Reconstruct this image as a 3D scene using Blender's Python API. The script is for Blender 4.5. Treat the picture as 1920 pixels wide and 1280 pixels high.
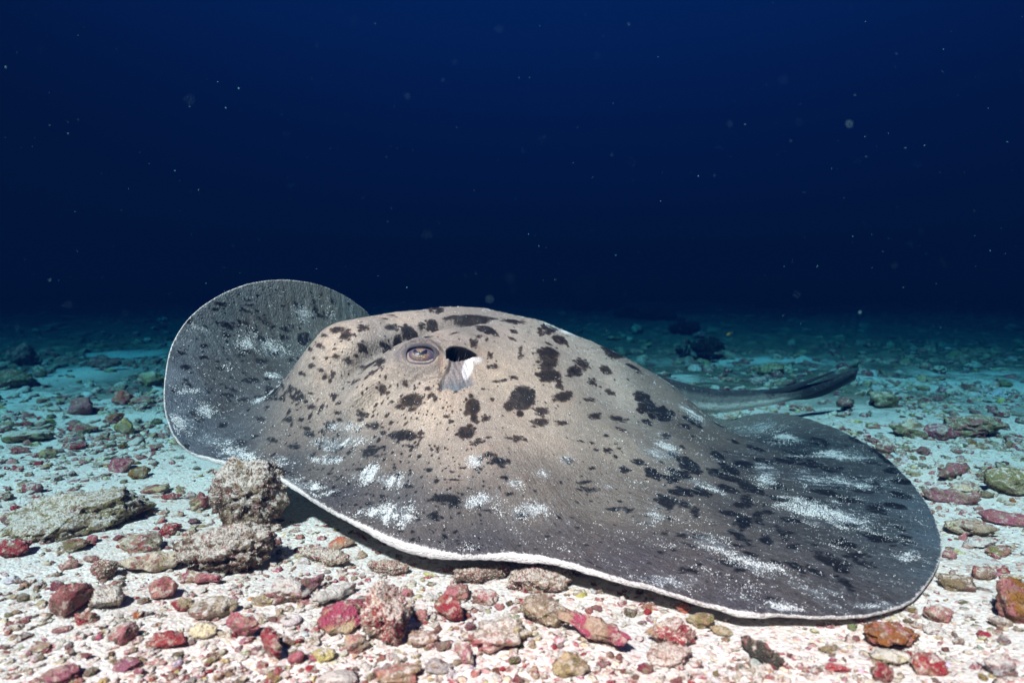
import bpy, math, random
import numpy as np
from mathutils import Vector, Matrix

random.seed(7)
RNG = np.random.default_rng(11)
for o in list(bpy.data.objects):
    bpy.data.objects.remove(o)
SC = bpy.context.scene
COL = SC.collection

# ------------------------------------------------------------------ camera
CAM_H, FPX, TANP = 0.60, 1251.0, 110.0 / 1251.0
PITCH = math.atan(TANP)
cam_data = bpy.data.cameras.new('camera')
cam_data.sensor_width = 36.0
cam_data.lens = FPX / 1920 * 36.0
cam_data.clip_start, cam_data.clip_end = 0.02, 400.0
cam_data.dof.use_dof = True
cam_data.dof.focus_distance = 1.85
cam_data.dof.aperture_fstop = 3.2
cam = bpy.data.objects.new('camera', cam_data)
COL.objects.link(cam)
cam.location = (0, 0, CAM_H)
cam.rotation_euler = (math.pi / 2 - PITCH, 0, 0)
SC.camera = cam

# ------------------------------------------------------------------ world: the open water beyond, deep blue, lighter towards the surface
world = bpy.data.worlds.new('World')
SC.world = world
world.use_nodes = True
wt = world.node_tree
wt.nodes.clear()
wo = wt.nodes.new('ShaderNodeOutputWorld')
bg = wt.nodes.new('ShaderNodeBackground')
geo = wt.nodes.new('ShaderNodeTexCoord')
sep = wt.nodes.new('ShaderNodeSeparateXYZ')
ramp = wt.nodes.new('ShaderNodeValToRGB')
wt.links.new(geo.outputs['Generated'], sep.inputs[0])
wt.links.new(sep.outputs['Z'], ramp.inputs[0])
cr = ramp.color_ramp
cr.elements[0].position = 0.0
cr.elements[0].color = (0.0001, 0.0010, 0.0080, 1)
cr.elements[1].position = 1.0
cr.elements[1].color = (0.002, 0.014, 0.040, 1)
for p, c in ((0.09, (0.0001, 0.0011, 0.0085)), (0.21, (0.0001, 0.0013, 0.0088)), (0.42, (0.0001, 0.0021, 0.0128)), (0.65, (0.0005, 0.0055, 0.022))):
    e = cr.elements.new(p)
    e.color = (*c, 1)
# the water is a little brighter towards the unseen sun, ahead and up
dotn = wt.nodes.new('ShaderNodeVectorMath')
dotn.operation = 'DOT_PRODUCT'
dotn.inputs[1].default_value = Vector((0.10, 0.80, 0.62)).normalized()
wt.links.new(geo.outputs['Generated'], dotn.inputs[0])
glow = wt.nodes.new('ShaderNodeMapRange')
glow.interpolation_type = 'SMOOTHSTEP'
wt.links.new(dotn.outputs['Value'], glow.inputs[0])
glow.inputs[1].default_value, glow.inputs[2].default_value, glow.inputs[3].default_value, glow.inputs[4].default_value = 0.55, 1.0, 0.55, 1.42
gm = wt.nodes.new('ShaderNodeVectorMath')
gm.operation = 'SCALE'
wt.links.new(ramp.outputs[0], gm.inputs[0])
wt.links.new(glow.outputs[0], gm.inputs['Scale'])
wt.links.new(gm.outputs[0], bg.inputs[0])
bg.inputs[1].default_value = 0.54
wt.links.new(bg.outputs[0], wo.inputs[0])

# ------------------------------------------------------------------ sun lamp standing in for the camera strobes
sun_d = bpy.data.lights.new('sun', 'SUN')
sun_d.energy = 5.0
sun_d.angle = math.radians(4)
sun_d.color = (1.0, 0.250, 0.207)
sun = bpy.data.objects.new('sun', sun_d)
COL.objects.link(sun)
sun.rotation_euler = Vector((-0.36, -0.74, 1.0)).to_track_quat('Z', 'Y').to_euler()

SC.view_settings.view_transform = 'Standard'
SC.view_settings.look = 'None'
SC.view_settings.exposure = 3.93
SC.view_settings.gamma = 1.0
SC.view_settings.use_curve_mapping = False
SC.render.engine = 'CYCLES'
SC.cycles.use_denoising = True
SC.cycles.max_bounces = 6
SC.cycles.diffuse_bounces = 3
SC.cycles.volume_bounces = 0
SC.cycles.transparent_max_bounces = 8
SC.cycles.sample_clamp_indirect = 4.0

# ------------------------------------------------------------------ small maths helpers
CP, SP = math.cos(PITCH), math.sin(PITCH)


def ray_dir(u, v):
    a, b = (u - 960) / FPX, (640 - v) / FPX
    return np.array([a, CP + b * SP, -SP + b * CP])


def on_z(u, v, z):
    d = ray_dir(u, v)
    k = (z - CAM_H) / d[2]
    return np.array([0, 0, CAM_H]) + k * d


def on_y(u, v, y):
    d = ray_dir(u, v)
    return np.array([0, 0, CAM_H]) + d * (y / d[1])


def project(P):
    x, y, z = P[..., 0], P[..., 1], P[..., 2] - CAM_H
    dep = y * CP - z * SP
    up = y * SP + z * CP
    return 960 + FPX * x / dep, 640 - FPX * up / dep, dep


_perm = np.random.default_rng(5).permutation(256).astype(np.int64)
_perm = np.concatenate([_perm, _perm, _perm])
_grad = np.random.default_rng(6).normal(size=(256, 3))
_grad /= np.linalg.norm(_grad, axis=1)[:, None]


def perlin(P):
    P = np.asarray(P, float)
    i = np.floor(P).astype(np.int64)
    f = P - i
    w = f * f * f * (f * (f * 6 - 15) + 10)
    i &= 255
    out = 0
    for dx in (0, 1):
        for dy in (0, 1):
            for dz in (0, 1):
                h = _perm[_perm[_perm[(i[:, 0] + dx) & 255] + ((i[:, 1] + dy) & 255)] + ((i[:, 2] + dz) & 255)]
                g = _grad[h]
                d = g[:, 0] * (f[:, 0] - dx) + g[:, 1] * (f[:, 1] - dy) + g[:, 2] * (f[:, 2] - dz)
                out = out + d * (w[:, 0] if dx else 1 - w[:, 0]) * (w[:, 1] if dy else 1 - w[:, 1]) * (w[:, 2] if dz else 1 - w[:, 2])
    return out * 1.6


def fbm(P, octaves=4, gain=0.5):
    s, a, t = 0, 1.0, 0
    for k in range(octaves):
        s = s + a * perlin(P * 2.03 ** k + 17.3 * k)
        t += a
        a *= gain
    return s / t


def sstep(a, b, x):
    t = np.clip((x - a) / (b - a), 0, 1)
    return t * t * (3 - 2 * t)


def mesh_np(name, V, F, mats=(), smooth=True, attrs=None):
    """V (n,3), F list/array of faces (all the same length in an array, or a list of arrays)."""
    me = bpy.data.meshes.new(name)
    parts = F if isinstance(F, (list, tuple)) else [F]
    parts = [np.asarray(p, dtype=np.int32) for p in parts if len(p)]
    loops = np.concatenate([p.ravel() for p in parts])
    tot = np.concatenate([np.full(len(p), p.shape[1], dtype=np.int32) for p in parts])
    start = np.concatenate([[0], np.cumsum(tot)[:-1]]).astype(np.int32)
    me.vertices.add(len(V))
    me.vertices.foreach_set('co', np.asarray(V, dtype=np.float32).ravel())
    me.loops.add(len(loops))
    me.loops.foreach_set('vertex_index', loops)
    me.polygons.add(len(tot))
    me.polygons.foreach_set('loop_start', start)
    me.polygons.foreach_set('loop_total', tot)
    me.polygons.foreach_set('use_smooth', np.full(len(tot), smooth, dtype=bool))
    for m in mats:
        me.materials.append(m)
    for k, (typ, arr) in (attrs or {}).items():
        a = me.attributes.new(k, typ, 'POINT')
        if typ == 'FLOAT':
            a.data.foreach_set('value', np.asarray(arr, dtype=np.float32).ravel())
        elif typ == 'FLOAT_VECTOR':
            a.data.foreach_set('vector', np.asarray(arr, dtype=np.float32).ravel())
        else:
            a.data.foreach_set('color', np.asarray(arr, dtype=np.float32).ravel())
    me.update(calc_edges=True)
    me.validate()
    return me


def link(name, me, parent=None, **props):
    o = bpy.data.objects.new(name, me)
    COL.objects.link(o)
    if parent is not None:
        o.parent = parent
    for k, v in props.items():
        o[k] = v
    return o


# ------------------------------------------------------------------ material helper
class NT:
    def __init__(self, name):
        self.mat = bpy.data.materials.new(name)
        self.mat.use_nodes = True
        self.t = self.mat.node_tree
        self.t.nodes.clear()
        self.out = self.n('ShaderNodeOutputMaterial')
        self.bsdf = self.n('ShaderNodeBsdfPrincipled')
        self.t.links.new(self.bsdf.outputs[0], self.out.inputs[0])

    def n(self, typ, **kw):
        nd = self.t.nodes.new(typ)
        for k, v in kw.items():
            setattr(nd, k, v)
        return nd

    def set(self, sock, val):
        if isinstance(val, bpy.types.NodeSocket):
            self.t.links.new(val, sock)
        elif isinstance(val, (tuple, list)) and len(val) == 3 and sock.type == 'RGBA':
            sock.default_value = (*val, 1)
        else:
            sock.default_value = val
        return sock

    def attr(self, name, out='Fac'):
        return self.n('ShaderNodeAttribute', attribute_name=name).outputs[out]

    def noise(self, vec, scale, detail=4, rough=0.55, out=0, dist=0.0):
        nd = self.n('ShaderNodeTexNoise')
        if vec is not None:
            self.set(nd.inputs['Vector'], vec)
        nd.inputs['Scale'].default_value = scale
        nd.inputs['Detail'].default_value = detail
        nd.inputs['Roughness'].default_value = rough
        nd.inputs['Distortion'].default_value = dist
        return nd.outputs[out]

    def voronoi(self, vec, scale, out='Distance', feature='F1', rand=1.0):
        nd = self.n('ShaderNodeTexVoronoi', feature=feature)
        if vec is not None:
            self.set(nd.inputs['Vector'], vec)
        nd.inputs['Scale'].default_value = scale
        nd.inputs['Randomness'].default_value = rand
        return nd.outputs[out]

    def m(self, op, a, b=0.0, c=None, clamp=False):
        nd = self.n('ShaderNodeMath', operation=op, use_clamp=clamp)
        self.set(nd.inputs[0], a)
        self.set(nd.inputs[1], b)
        if c is not None:
            self.set(nd.inputs[2], c)
        return nd.outputs[0]

    def ramp(self, fac, stops):
        nd = self.n('ShaderNodeValToRGB')
        self.set(nd.inputs[0], fac)
        el = nd.color_ramp.elements
        while len(el) > 1:
            el.remove(el[-1])
        el[0].position, c = stops[0][0], stops[0][1]
        el[0].color = (*c, 1) if isinstance(c, tuple) else (c, c, c, 1)
        for p, c in stops[1:]:
            e = el.new(p)
            e.color = (*c, 1) if isinstance(c, tuple) else (c, c, c, 1)
        return nd.outputs[0]

    def step(self, fac, a, b):
        nd = self.n('ShaderNodeMapRange', interpolation_type='SMOOTHSTEP')
        self.set(nd.inputs[0], fac)
        nd.inputs[1].default_value, nd.inputs[2].default_value = a, b
        return nd.outputs[0]

    def mix(self, fac, a, b, mode='MIX'):
        nd = self.n('ShaderNodeMix', data_type='RGBA', blend_type=mode)
        self.set(nd.inputs[0], fac)
        self.set(nd.inputs[6], a)
        self.set(nd.inputs[7], b)
        return nd.outputs[2]

    def mapping(self, vec, scale=(1, 1, 1), rot=(0, 0, 0), loc=(0, 0, 0)):
        nd = self.n('ShaderNodeMapping')
        self.set(nd.inputs[0], vec)
        nd.inputs['Scale'].default_value = scale
        nd.inputs['Rotation'].default_value = rot
        self.set(nd.inputs['Location'], loc)
        return nd.outputs[0]

    def vadd(self, a, b):
        nd = self.n('ShaderNodeVectorMath', operation='ADD')
        self.set(nd.inputs[0], a)
        self.set(nd.inputs[1], b)
        return nd.outputs[0]

    def vscale(self, a, s):
        nd = self.n('ShaderNodeVectorMath', operation='SCALE')
        self.set(nd.inputs[0], a)
        self.set(nd.inputs['Scale'], s)
        return nd.outputs[0]

    def bump(self, h, strength=0.5, dist=0.01, nrm=None):
        nd = self.n('ShaderNodeBump')
        nd.inputs['Strength'].default_value = strength
        nd.inputs['Distance'].default_value = dist
        self.set(nd.inputs['Height'], h)
        if nrm is not None:
            self.set(nd.inputs['Normal'], nrm)
        return nd.outputs[0]

    def finish(self, color, rough=0.8, normal=None, spec=0.3):
        self.set(self.bsdf.inputs['Base Color'], color)
        self.set(self.bsdf.inputs['Roughness'], rough)
        self.bsdf.inputs['Specular IOR Level'].default_value = spec
        if normal is not None:
            self.set(self.bsdf.inputs['Normal'], normal)
        return self.mat


def plain(name, color, rough=0.7, spec=0.3):
    return NT(name).finish(color, rough, None, spec)


# ------------------------------------------------------------------ seabed height
def ground_h(x, y):
    x, y = np.atleast_1d(np.asarray(x, float)), np.atleast_1d(np.asarray(y, float))
    P = np.stack([x, y, np.zeros_like(x)], 1)
    r = np.hypot(x, y - 1.8)
    far = sstep(3.0, 14.0, r)
    h = 0.030 * fbm(P * 1.7, 3) + 0.010 * fbm(P * 7 + 3, 3)
    h += 0.15 * far * fbm(P * 0.33 + 9, 3) + 0.05 * sstep(2.5, 6, r) * fbm(P * 1.1 + 4, 3)
    under = sstep(1.25, 0.8, np.hypot((x - 0.05) / 1.05, (y - 2.1) / 0.95))
    return h * (1 - 0.6 * under) - 0.012 * under


def build_ground():
    nx, ny = 360, 330
    a = np.linspace(-1, 1, nx)
    b = np.linspace(0, 1, ny)
    kx, ky = 5.6, 4.6
    X = 1.9 * np.sinh(kx * a) / np.sinh(kx) * 40 / 1.0 * 1.25
    X = np.where(np.abs(a) < 0.72, X, X)
    s = np.linspace(-0.46, 1, ny)
    Y = 1.55 + 95 * np.sinh(5.4 * s) / np.sinh(5.4)
    XX, YY = np.meshgrid(X, Y)
    x, y = XX.ravel(), YY.ravel()
    z = ground_h(x, y)
    r = np.hypot(x, y - 1.6)
    P = np.stack([x, y, z * 0], 1)
    near = sstep(3.6, 1.5, r)
    z = z + near * (0.0045 * fbm(P * 38, 3) + 0.002 * np.abs(fbm(P * 95 + 5, 2)))
    # rubble-sized roughness further off, where single pieces can no longer be told apart
    rub = sstep(2.6, 5, r) * sstep(60, 18, r)
    n = fbm(P * 3.2 + 2, 4, 0.65)
    z = z + rub * 0.16 * np.clip(n + 0.02, 0, 1) * sstep(-0.25, 0.15, fbm(P * 0.55 + 31, 2))
    idx = np.arange(nx * ny).reshape(ny, nx)
    F = np.stack([idx[:-1, :-1], idx[:-1, 1:], idx[1:, 1:], idx[1:, :-1]], -1).reshape(-1, 4)
    return np.stack([x, y, z], 1), F


def mat_ground():
    t = NT('coral_sand')
    g = t.n('ShaderNodeNewGeometry')
    pos = g.outputs['Position']
    big = t.noise(pos, 2.2, 4, 0.6)
    fine = t.noise(pos, 90, 4, 0.7)
    sand = t.mix(fine, (0.46, 0.44, 0.41), (0.76, 0.745, 0.71))
    sand = t.mix(t.step(big, 0.35, 0.7), sand, t.mix(0.5, sand, (0.70, 0.60, 0.52)))
    # loose grains and small shell bits of several colours
    vc = t.voronoi(pos, 150, 'Color')
    vd = t.voronoi(pos, 150, 'Distance')
    sepc = t.n('ShaderNodeSeparateColor')
    t.set(sepc.inputs[0], vc)
    grain = t.ramp(sepc.outputs[0], [(0, (0.86, 0.83, 0.78)), (0.45, (0.72, 0.66, 0.58)), (0.62, (0.60, 0.42, 0.36)), (0.75, (0.45, 0.18, 0.17)), (0.82, (0.62, 0.50, 0.28)), (0.9, (0.30, 0.24, 0.20)), (1, (0.9, 0.88, 0.85))])
    bits = t.m('MULTIPLY', t.step(sepc.outputs[1], 0.35, 0.5), t.step(t.noise(pos, 7, 3), 0.30, 0.56))
    col = t.mix(t.m('MULTIPLY', bits, 0.75), sand, grain)
    vc2 = t.voronoi(pos, 46, 'Color')
    sep2 = t.n('ShaderNodeSeparateColor')
    t.set(sep2.inputs[0], vc2)
    bit2 = t.m('MULTIPLY', t.step(sep2.outputs[1], 0.80, 0.82), t.step(t.voronoi(pos, 46, 'Distance'), 0.42, 0.3))
    col2 = t.ramp(sep2.outputs[0], [(0, (0.42, 0.12, 0.12)), (0.3, (0.55, 0.30, 0.27)), (0.55, (0.55, 0.46, 0.26)), (0.8, (0.8, 0.76, 0.7)), (1, (0.25, 0.2, 0.15))])
    col = t.mix(t.m('MULTIPLY', bit2, 0.7), col, col2)
    # algae-covered rubble far off
    sp = t.n('ShaderNodeSeparateXYZ')
    t.set(sp.inputs[0], pos)
    patch = t.noise(pos, 0.9, 6, 0.72, dist=0.4)
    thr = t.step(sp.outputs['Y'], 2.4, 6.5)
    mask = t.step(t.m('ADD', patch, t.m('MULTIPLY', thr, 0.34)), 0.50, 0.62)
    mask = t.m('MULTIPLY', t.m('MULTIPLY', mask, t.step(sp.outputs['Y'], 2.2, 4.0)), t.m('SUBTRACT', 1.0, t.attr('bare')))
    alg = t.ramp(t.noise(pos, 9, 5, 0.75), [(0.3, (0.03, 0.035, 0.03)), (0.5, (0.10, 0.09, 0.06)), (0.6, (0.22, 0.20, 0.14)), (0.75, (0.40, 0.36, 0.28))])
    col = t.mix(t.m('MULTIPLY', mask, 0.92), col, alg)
    h = t.m('ADD', t.m('MULTIPLY', fine, 0.5), t.m('MULTIPLY', t.m('SUBTRACT', 1.0, vd), 0.8))
    h = t.m('ADD', h, t.m('MULTIPLY', bit2, 0.9))
    b1 = t.bump(h, 0.9, 0.004)
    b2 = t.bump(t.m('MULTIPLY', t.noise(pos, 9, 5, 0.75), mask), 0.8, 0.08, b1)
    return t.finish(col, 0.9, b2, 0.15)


GM = mat_ground()
gV, gF = build_ground()


def bare_at(x, y):
    """patches of clean sand without rubble."""
    b = np.exp(-(((x - .42) / .22) ** 2 + ((y - 1.13) / .10) ** 2) ** 1.5)
    for cx, cy, rx, ry in ((-2.95, 4.3, .42, .75), (-3.3, 5.6, .35, .4), (1.85, 5.05, .75, .30), (-1.75, 2.9, .35, .12), (-2.6, 6.3, .7, .16), (3.1, 4.4, .4, .14), (1.2, 3.4, .35, .12), (1.75, 2.75, .35, .12)):
        b = np.maximum(b, np.exp(-(((x - cx) / rx) ** 2 + ((y - cy) / ry) ** 2) ** 1.5))
    return b


link('seabed', mesh_np('seabed', gV, gF, [GM], attrs={'bare': ('FLOAT', bare_at(gV[:, 0], gV[:, 1]))}), kind='structure', label='pale coral sand seabed strewn with rubble, fading into blue water')

# ------------------------------------------------------------------ the water, as one even volume
def build_water():
    x, y0, y1, z0, z1 = 75, -45, 95, -1.6, 1.35
    V = np.array([(-x, y0, z0), (x, y0, z0), (x, y1, z0), (-x, y1, z0), (-x, y0, z1), (x, y0, z1), (x, y1, z1), (-x, y1, z1)], float)
    F = np.array([(0, 3, 2, 1), (4, 5, 6, 7), (0, 1, 5, 4), (1, 2, 6, 5), (2, 3, 7, 6), (3, 0, 4, 7)])
    m = bpy.data.materials.new('sea_water')
    m.use_nodes = True
    t = m.node_tree
    t.nodes.clear()
    out = t.nodes.new('ShaderNodeOutputMaterial')
    ab = t.nodes.new('ShaderNodeVolumePrincipled')
    # scattering s and absorption a, per metre, for red, green, blue
    s = np.array([0.0002, 0.0023, 0.0105])
    a = np.array([0.80, 0.340, 0.262])
    dens = 1.0
    ab.inputs['Density'].default_value = dens
    ab.inputs['Color'].default_value = (*(s / dens), 1)
    ab.inputs['Absorption Color'].default_value = (*((1 - a / (dens * (1 - s / dens))) ** 2), 1)
    ab.inputs['Anisotropy'].default_value = 0.0
    t.links.new(ab.outputs[0], out.inputs['Volume'])
    link('haze', mesh_np('haze', V, F, [m], smooth=False), kind='stuff', label='clear blue sea water that swallows the far seabed')


build_water()
# ------------------------------------------------------------------ the ray
# rim of the disc: photo column, photo row, then height above ground (or 'y', depth), roll radius of the margin
RIM = [
    (1350, 797, 0.045, .0028), (1398, 780, 0.065, .0028), (1450, 774, 0.08, .0028), (1510, 784, 0.08, .0028), (1570, 805, 0.07, .0028),
    (1640, 842, 0.05, .0028), (1695, 890, 0.035, .0028), (1738, 945, 0.028, .0028), (1760, 995, 0.025, .0028), (1765, 1035, 0.025, .0028),
    (1746, 1083, 0.022, .0028), (1708, 1125, 0.02, .0028), (1655, 1149, 0.018, .0028), (1600, 1156, 0.02, .0028), (1540, 1157, 0.022, .0028),
    (1470, 1153, 0.026, .0028), (1400, 1150, 0.028, .006), (1330, 1133, 0.033, .0045), (1250, 1108, 0.04, .0045), (1170, 1088, 0.045, .0052),
    (1100, 1069, 0.05, .0062), (1030, 1050, 0.052, .0072), (960, 1043, 0.05, .0095), (880, 1044, 0.048, .0052), (800, 1033, 0.052, .0115),
    (730, 1010, 0.06, .0105), (660, 977, 0.075, .0062), (590, 938, 0.092, .0052), (530, 900, 0.11, .0072), (475, 880, 0.12, .0072),
    (410, 864, 0.125, .0072), (357, 848, 0.138, .0045), (325, 812, 'y1.80', .0035), (309, 760, 'y1.84', .0028), (312, 700, 'y1.90', .0028),
    (325, 645, 'y1.97', .0028), (355, 598, 'y2.05', .0028), (400, 562, 'y2.13', .0028), (460, 535, 'y2.22', .0028), (520, 526, 'y2.31', .0028),
    (575, 530, 'y2.39', .0028), (630, 547, 'y2.47', .0028), (675, 574, 'y2.54', .0028), (705, 606, 'y2.60', .0028)]
RIM_HID = [(-0.45, 2.74, 0.30), (-0.30, 2.86, 0.14), (-0.08, 2.95, 0.06), (0.2, 2.98, 0.05), (0.45, 2.93, 0.06), (0.62, 2.82, 0.085), (0.72, 2.74, 0.08), (0.80, 2.70, 0.05)]
# points on the back: column, row, height or depth
INNER = [
    (790, 672, 'y1.86'), (850, 574, 'y2.20'), (740, 584, 'y2.13'), (655, 600, 'y2.06'), (603, 612, 'y2.00'), (577, 650, 'y1.96'),
    (558, 692, 'y1.92'), (540, 728, 'y1.90'), (650, 700, 'y1.86'), (620, 760, 'y1.81'), (620, 830, 'y1.735'), (600, 885, 'y1.67'),
    (700, 780, 'y1.76'), (720, 850, 'y1.65'), (720, 930, 'y1.535'), (850, 760, 'y1.74'), (850, 850, 'y1.595'), (850, 930, 'y1.485'),
    (850, 990, 'y1.405'), (700, 650, 'y1.93'), (760, 620, 'y2.00'), (920, 610, 'y2.10'), (900, 690, 'y1.88'),
    (1000, 660, 'y2.04'), (950, 588, 'y2.26'), (1050, 613, 'y2.36'), (1130, 648, 'y2.43'), (1200, 687, 'y2.50'), (1258, 722, 'y2.58'),
    (1300, 768, 'y2.62'), (1000, 760, 'y1.81'), (1000, 850, 'y1.615'), (1000, 940, 'y1.49'), (1000, 1000, 'y1.405'),
    (1150, 750, 'y2.07'), (1150, 850, 'y1.76'), (1150, 950, 'y1.545'), (1150, 1030, 0.055), (1280, 820, 0.135), (1280, 920, 0.082),
    (1300, 1040, 0.055), (1400, 860, 0.078), (1400, 960, 0.056), (1400, 1070, 0.045), (1550, 880, 0.056), (1550, 980, 0.042),
    (1550, 1080, 0.036), (1680, 960, 0.036), (1670, 1060, 0.03), (1450, 815, 0.062), (1380, 812, 0.055), (1620, 1120, 0.028),
    # raised far wing, seen on its upper side
    (525, 712, 'y2.10', 1), (500, 660, 'y2.20', 1), (545, 620, 'y2.30', 1), (600, 575, 'y2.40', 1), (560, 560, 'y2.36', 1), (450, 600, 'y2.19', 1),
    (400, 640, 'y2.08', 1), (430, 700, 'y2.04', 1), (360, 700, 'y1.95', 1), (370, 780, 'y1.87', 1), (450, 780, 'y1.92', 1), (520, 770, 'y1.885'),
    (420, 835, 'y1.815'), (500, 850, 'y1.755')]
# hidden behind the hump, in metres
INNER_W = [(-0.56, 2.24, 0.345), (-0.38, 2.35, 0.40), (-0.42, 2.52, 0.33), (-0.18, 2.45, 0.44), (-0.2, 2.7, 0.23), (0.05, 2.75, 0.20), (0.2, 2.6, 0.29),
           (0.35, 2.75, 0.17), (0.05, 2.5, 0.41), (0.5, 2.65, 0.17), (-0.62, 2.15, 0.30)]


def pt(u, v, h):
    return on_y(u, v, float(h[1:])) if isinstance(h, str) else on_z(u, v, h)


def dom_of(P, wing=False):
    x, y, z = P
    if wing:
        k = 0.55 * max(0.0, z - 0.16)
        return np.array([x - 0.8 * k, y + 0.6 * k])
    return np.array([x, y])


rim_P, rim_D, rim_R = [], [], []
for u, v, h, r in RIM:
    p = pt(u, v, h)
    p[2] += 0.6 * r
    w = isinstance(h, str)
    rim_P.append(p)
    rim_D.append(dom_of(p, w))
    rim_R.append(r)
for i, p in enumerate(RIM_HID):
    rim_P.append(np.array(p))
    rim_D.append(dom_of(p, i < 2))
    rim_R.append(0.003)
rim_P, rim_D, rim_R = map(np.array, (rim_P, rim_D, rim_R))


def catmull(A, sub):
    n = len(A)
    out = []
    for i in range(n):
        p0, p1, p2, p3 = A[i - 1], A[i], A[(i + 1) % n], A[(i + 2) % n]
        for k in range(sub):
            t = k / sub
            out.append(0.5 * (2 * p1 + (p2 - p0) * t + (2 * p0 - 5 * p1 + 4 * p2 - p3) * t * t + (3 * p1 - p0 - 3 * p2 + p3) * t ** 3))
    return np.array(out)


RP, RD, RR = catmull(rim_P, 2), catmull(rim_D, 2), catmull(rim_R[:, None], 2)[:, 0]
inn_P, inn_D = [], []
for q in INNER:
    p = pt(*q[:3])
    inn_P.append(p)
    inn_D.append(dom_of(p, len(q) > 3))
for p in INNER_W:
    inn_P.append(np.array(p))
    inn_D.append(np.array(p[:2]))
CT_P = np.vstack([RP, inn_P])
CT_D = np.vstack([RD, inn_D])


def tps_fit(D, P, lam):
    n = len(D)
    r = np.linalg.norm(D[:, None] - D[None], axis=2)
    K = np.where(r > 0, r * r * np.log(np.maximum(r, 1e-9)), 0) + np.diag(lam)
    Q = np.hstack([np.ones((n, 1)), D])
    A = np.block([[K, Q], [Q.T, np.zeros((3, 3))]])
    return np.linalg.solve(A, np.vstack([P, np.zeros((3, 3))]))


LAM = np.concatenate([np.full(len(RP), 1e-6), np.full(len(inn_P), 2.5e-3)])
W_TPS = tps_fit(CT_D, CT_P, LAM)


def surf(D):
    out = np.zeros((len(D), 3))
    for s in range(0, len(D), 20000):
        d = D[s:s + 20000]
        r2 = ((d[:, None] - CT_D[None]) ** 2).sum(2)
        K = 0.5 * r2 * np.log(np.maximum(r2, 1e-18))
        out[s:s + 20000] = K @ W_TPS[:-3] + np.hstack([np.ones((len(d), 1)), d]) @ W_TPS[-3:]
    return out


C0 = np.array([-0.15, 1.90])
NA, NTT = 920, 255
# rim as a function of angle round C0
ang = np.unwrap(np.arctan2(RD[:, 1] - C0[1], RD[:, 0] - C0[0]))
if ang[-1] < ang[0]:
    ang, sgn = -ang, -1
else:
    sgn = 1
dense = catmull(rim_D, 40)
dR = catmull(rim_R[:, None], 40)[:, 0]
da = np.arctan2(dense[:, 1] - C0[1], dense[:, 0] - C0[0]) % (2 * math.pi)
od = np.argsort(da)
da, dr, dR = da[od], np.hypot(*(dense - C0).T)[od], dR[od]
TH = np.arange(NA) / NA * 2 * math.pi
Rth = np.interp(TH, da, dr, period=2 * math.pi)
Roll = np.interp(TH, da, dR, period=2 * math.pi)
ss = np.linspace(0, 1, NTT + 1)[1:]
TT = 0.62 * ss ** 1.15 + 0.38 * (1 - (1 - ss) ** 1.25)
TT = TT / TT[-1]
dirs = np.stack([np.cos(TH), np.sin(TH)], 1)
GD = C0 + TT[:, None, None] * (Rth[:, None] * dirs)[None]          # (NTT, NA, 2)
S = surf(GD.reshape(-1, 2)).reshape(NTT, NA, 3)


def normals(S):
    dt = np.gradient(S, axis=0)
    da_ = (np.roll(S, -1, 1) - np.roll(S, 1, 1)) / 2
    n = np.cross(dt, da_)
    n /= np.linalg.norm(n, axis=2, keepdims=True) + 1e-12
    return n


N = normals(S)
if N[NTT // 2, :, 2].mean() < 0:
    N = -N
UU, VV, DEP = project(S)
FRONT = ((np.array([0, 0, CAM_H]) - S) * N).sum(2) > 0


def find(u, v):
    """grid index of the nearest-to-the-camera point of the back that shows at this place."""
    d2 = (UU - u) ** 2 + (VV - v) ** 2
    near = (d2 < max(49.0, d2.min() * 2.5)) & FRONT
    if not near.any():
        return None
    c = np.where(near, DEP + 0.01 * np.sqrt(d2), 1e9)
    return np.unravel_index(np.argmin(c), c.shape)


def jac(D0):
    e = 1e-3
    Q = surf(np.array([D0, D0 + (e, 0), D0 + (0, e)]))
    u, v, _ = project(Q)
    return np.array([[u[1] - u[0], u[2] - u[0]], [v[1] - v[0], v[2] - v[0]]]) / e


DOM = GD
CD = DOM.reshape(-1, 2)


def ellipse(u, v, rx, ry, a, rmax=0.13, rmin=0.0):
    """(centre in the skin's own coordinates, matrix turning an offset there into ellipse units, radius in metres)."""
    f = find(u, v)
    if f is None:
        return None
    D0 = DOM[f]
    J = jac(D0)
    ca, sa = math.cos(math.radians(a)), -math.sin(math.radians(a))
    R = np.array([[ca / rx, sa / rx], [-sa / ry, ca / ry]])
    M = R @ J
    U_, s_, Vt = np.linalg.svd(M)
    rad = np.clip(1 / s_, rmin, rmax)
    return D0, (U_ * (1 / rad)) @ Vt, rad.min()


FIELD = {}


def near_idx(D0, r):
    return np.nonzero((np.abs(CD[:, 0] - D0[0]) < r) & (np.abs(CD[:, 1] - D0[1]) < r))[0]


def stamp_max(field, e, blur=1.0):
    D0, M, rad = e
    i = near_idx(D0, 0.33)
    q = (CD[i] - D0) @ M.T
    d = np.hypot(q[:, 0], q[:, 1])
    field[i] = np.maximum(field[i], (1 - d) * min(max(rad, 0.009), 0.03) / 0.01)


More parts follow.
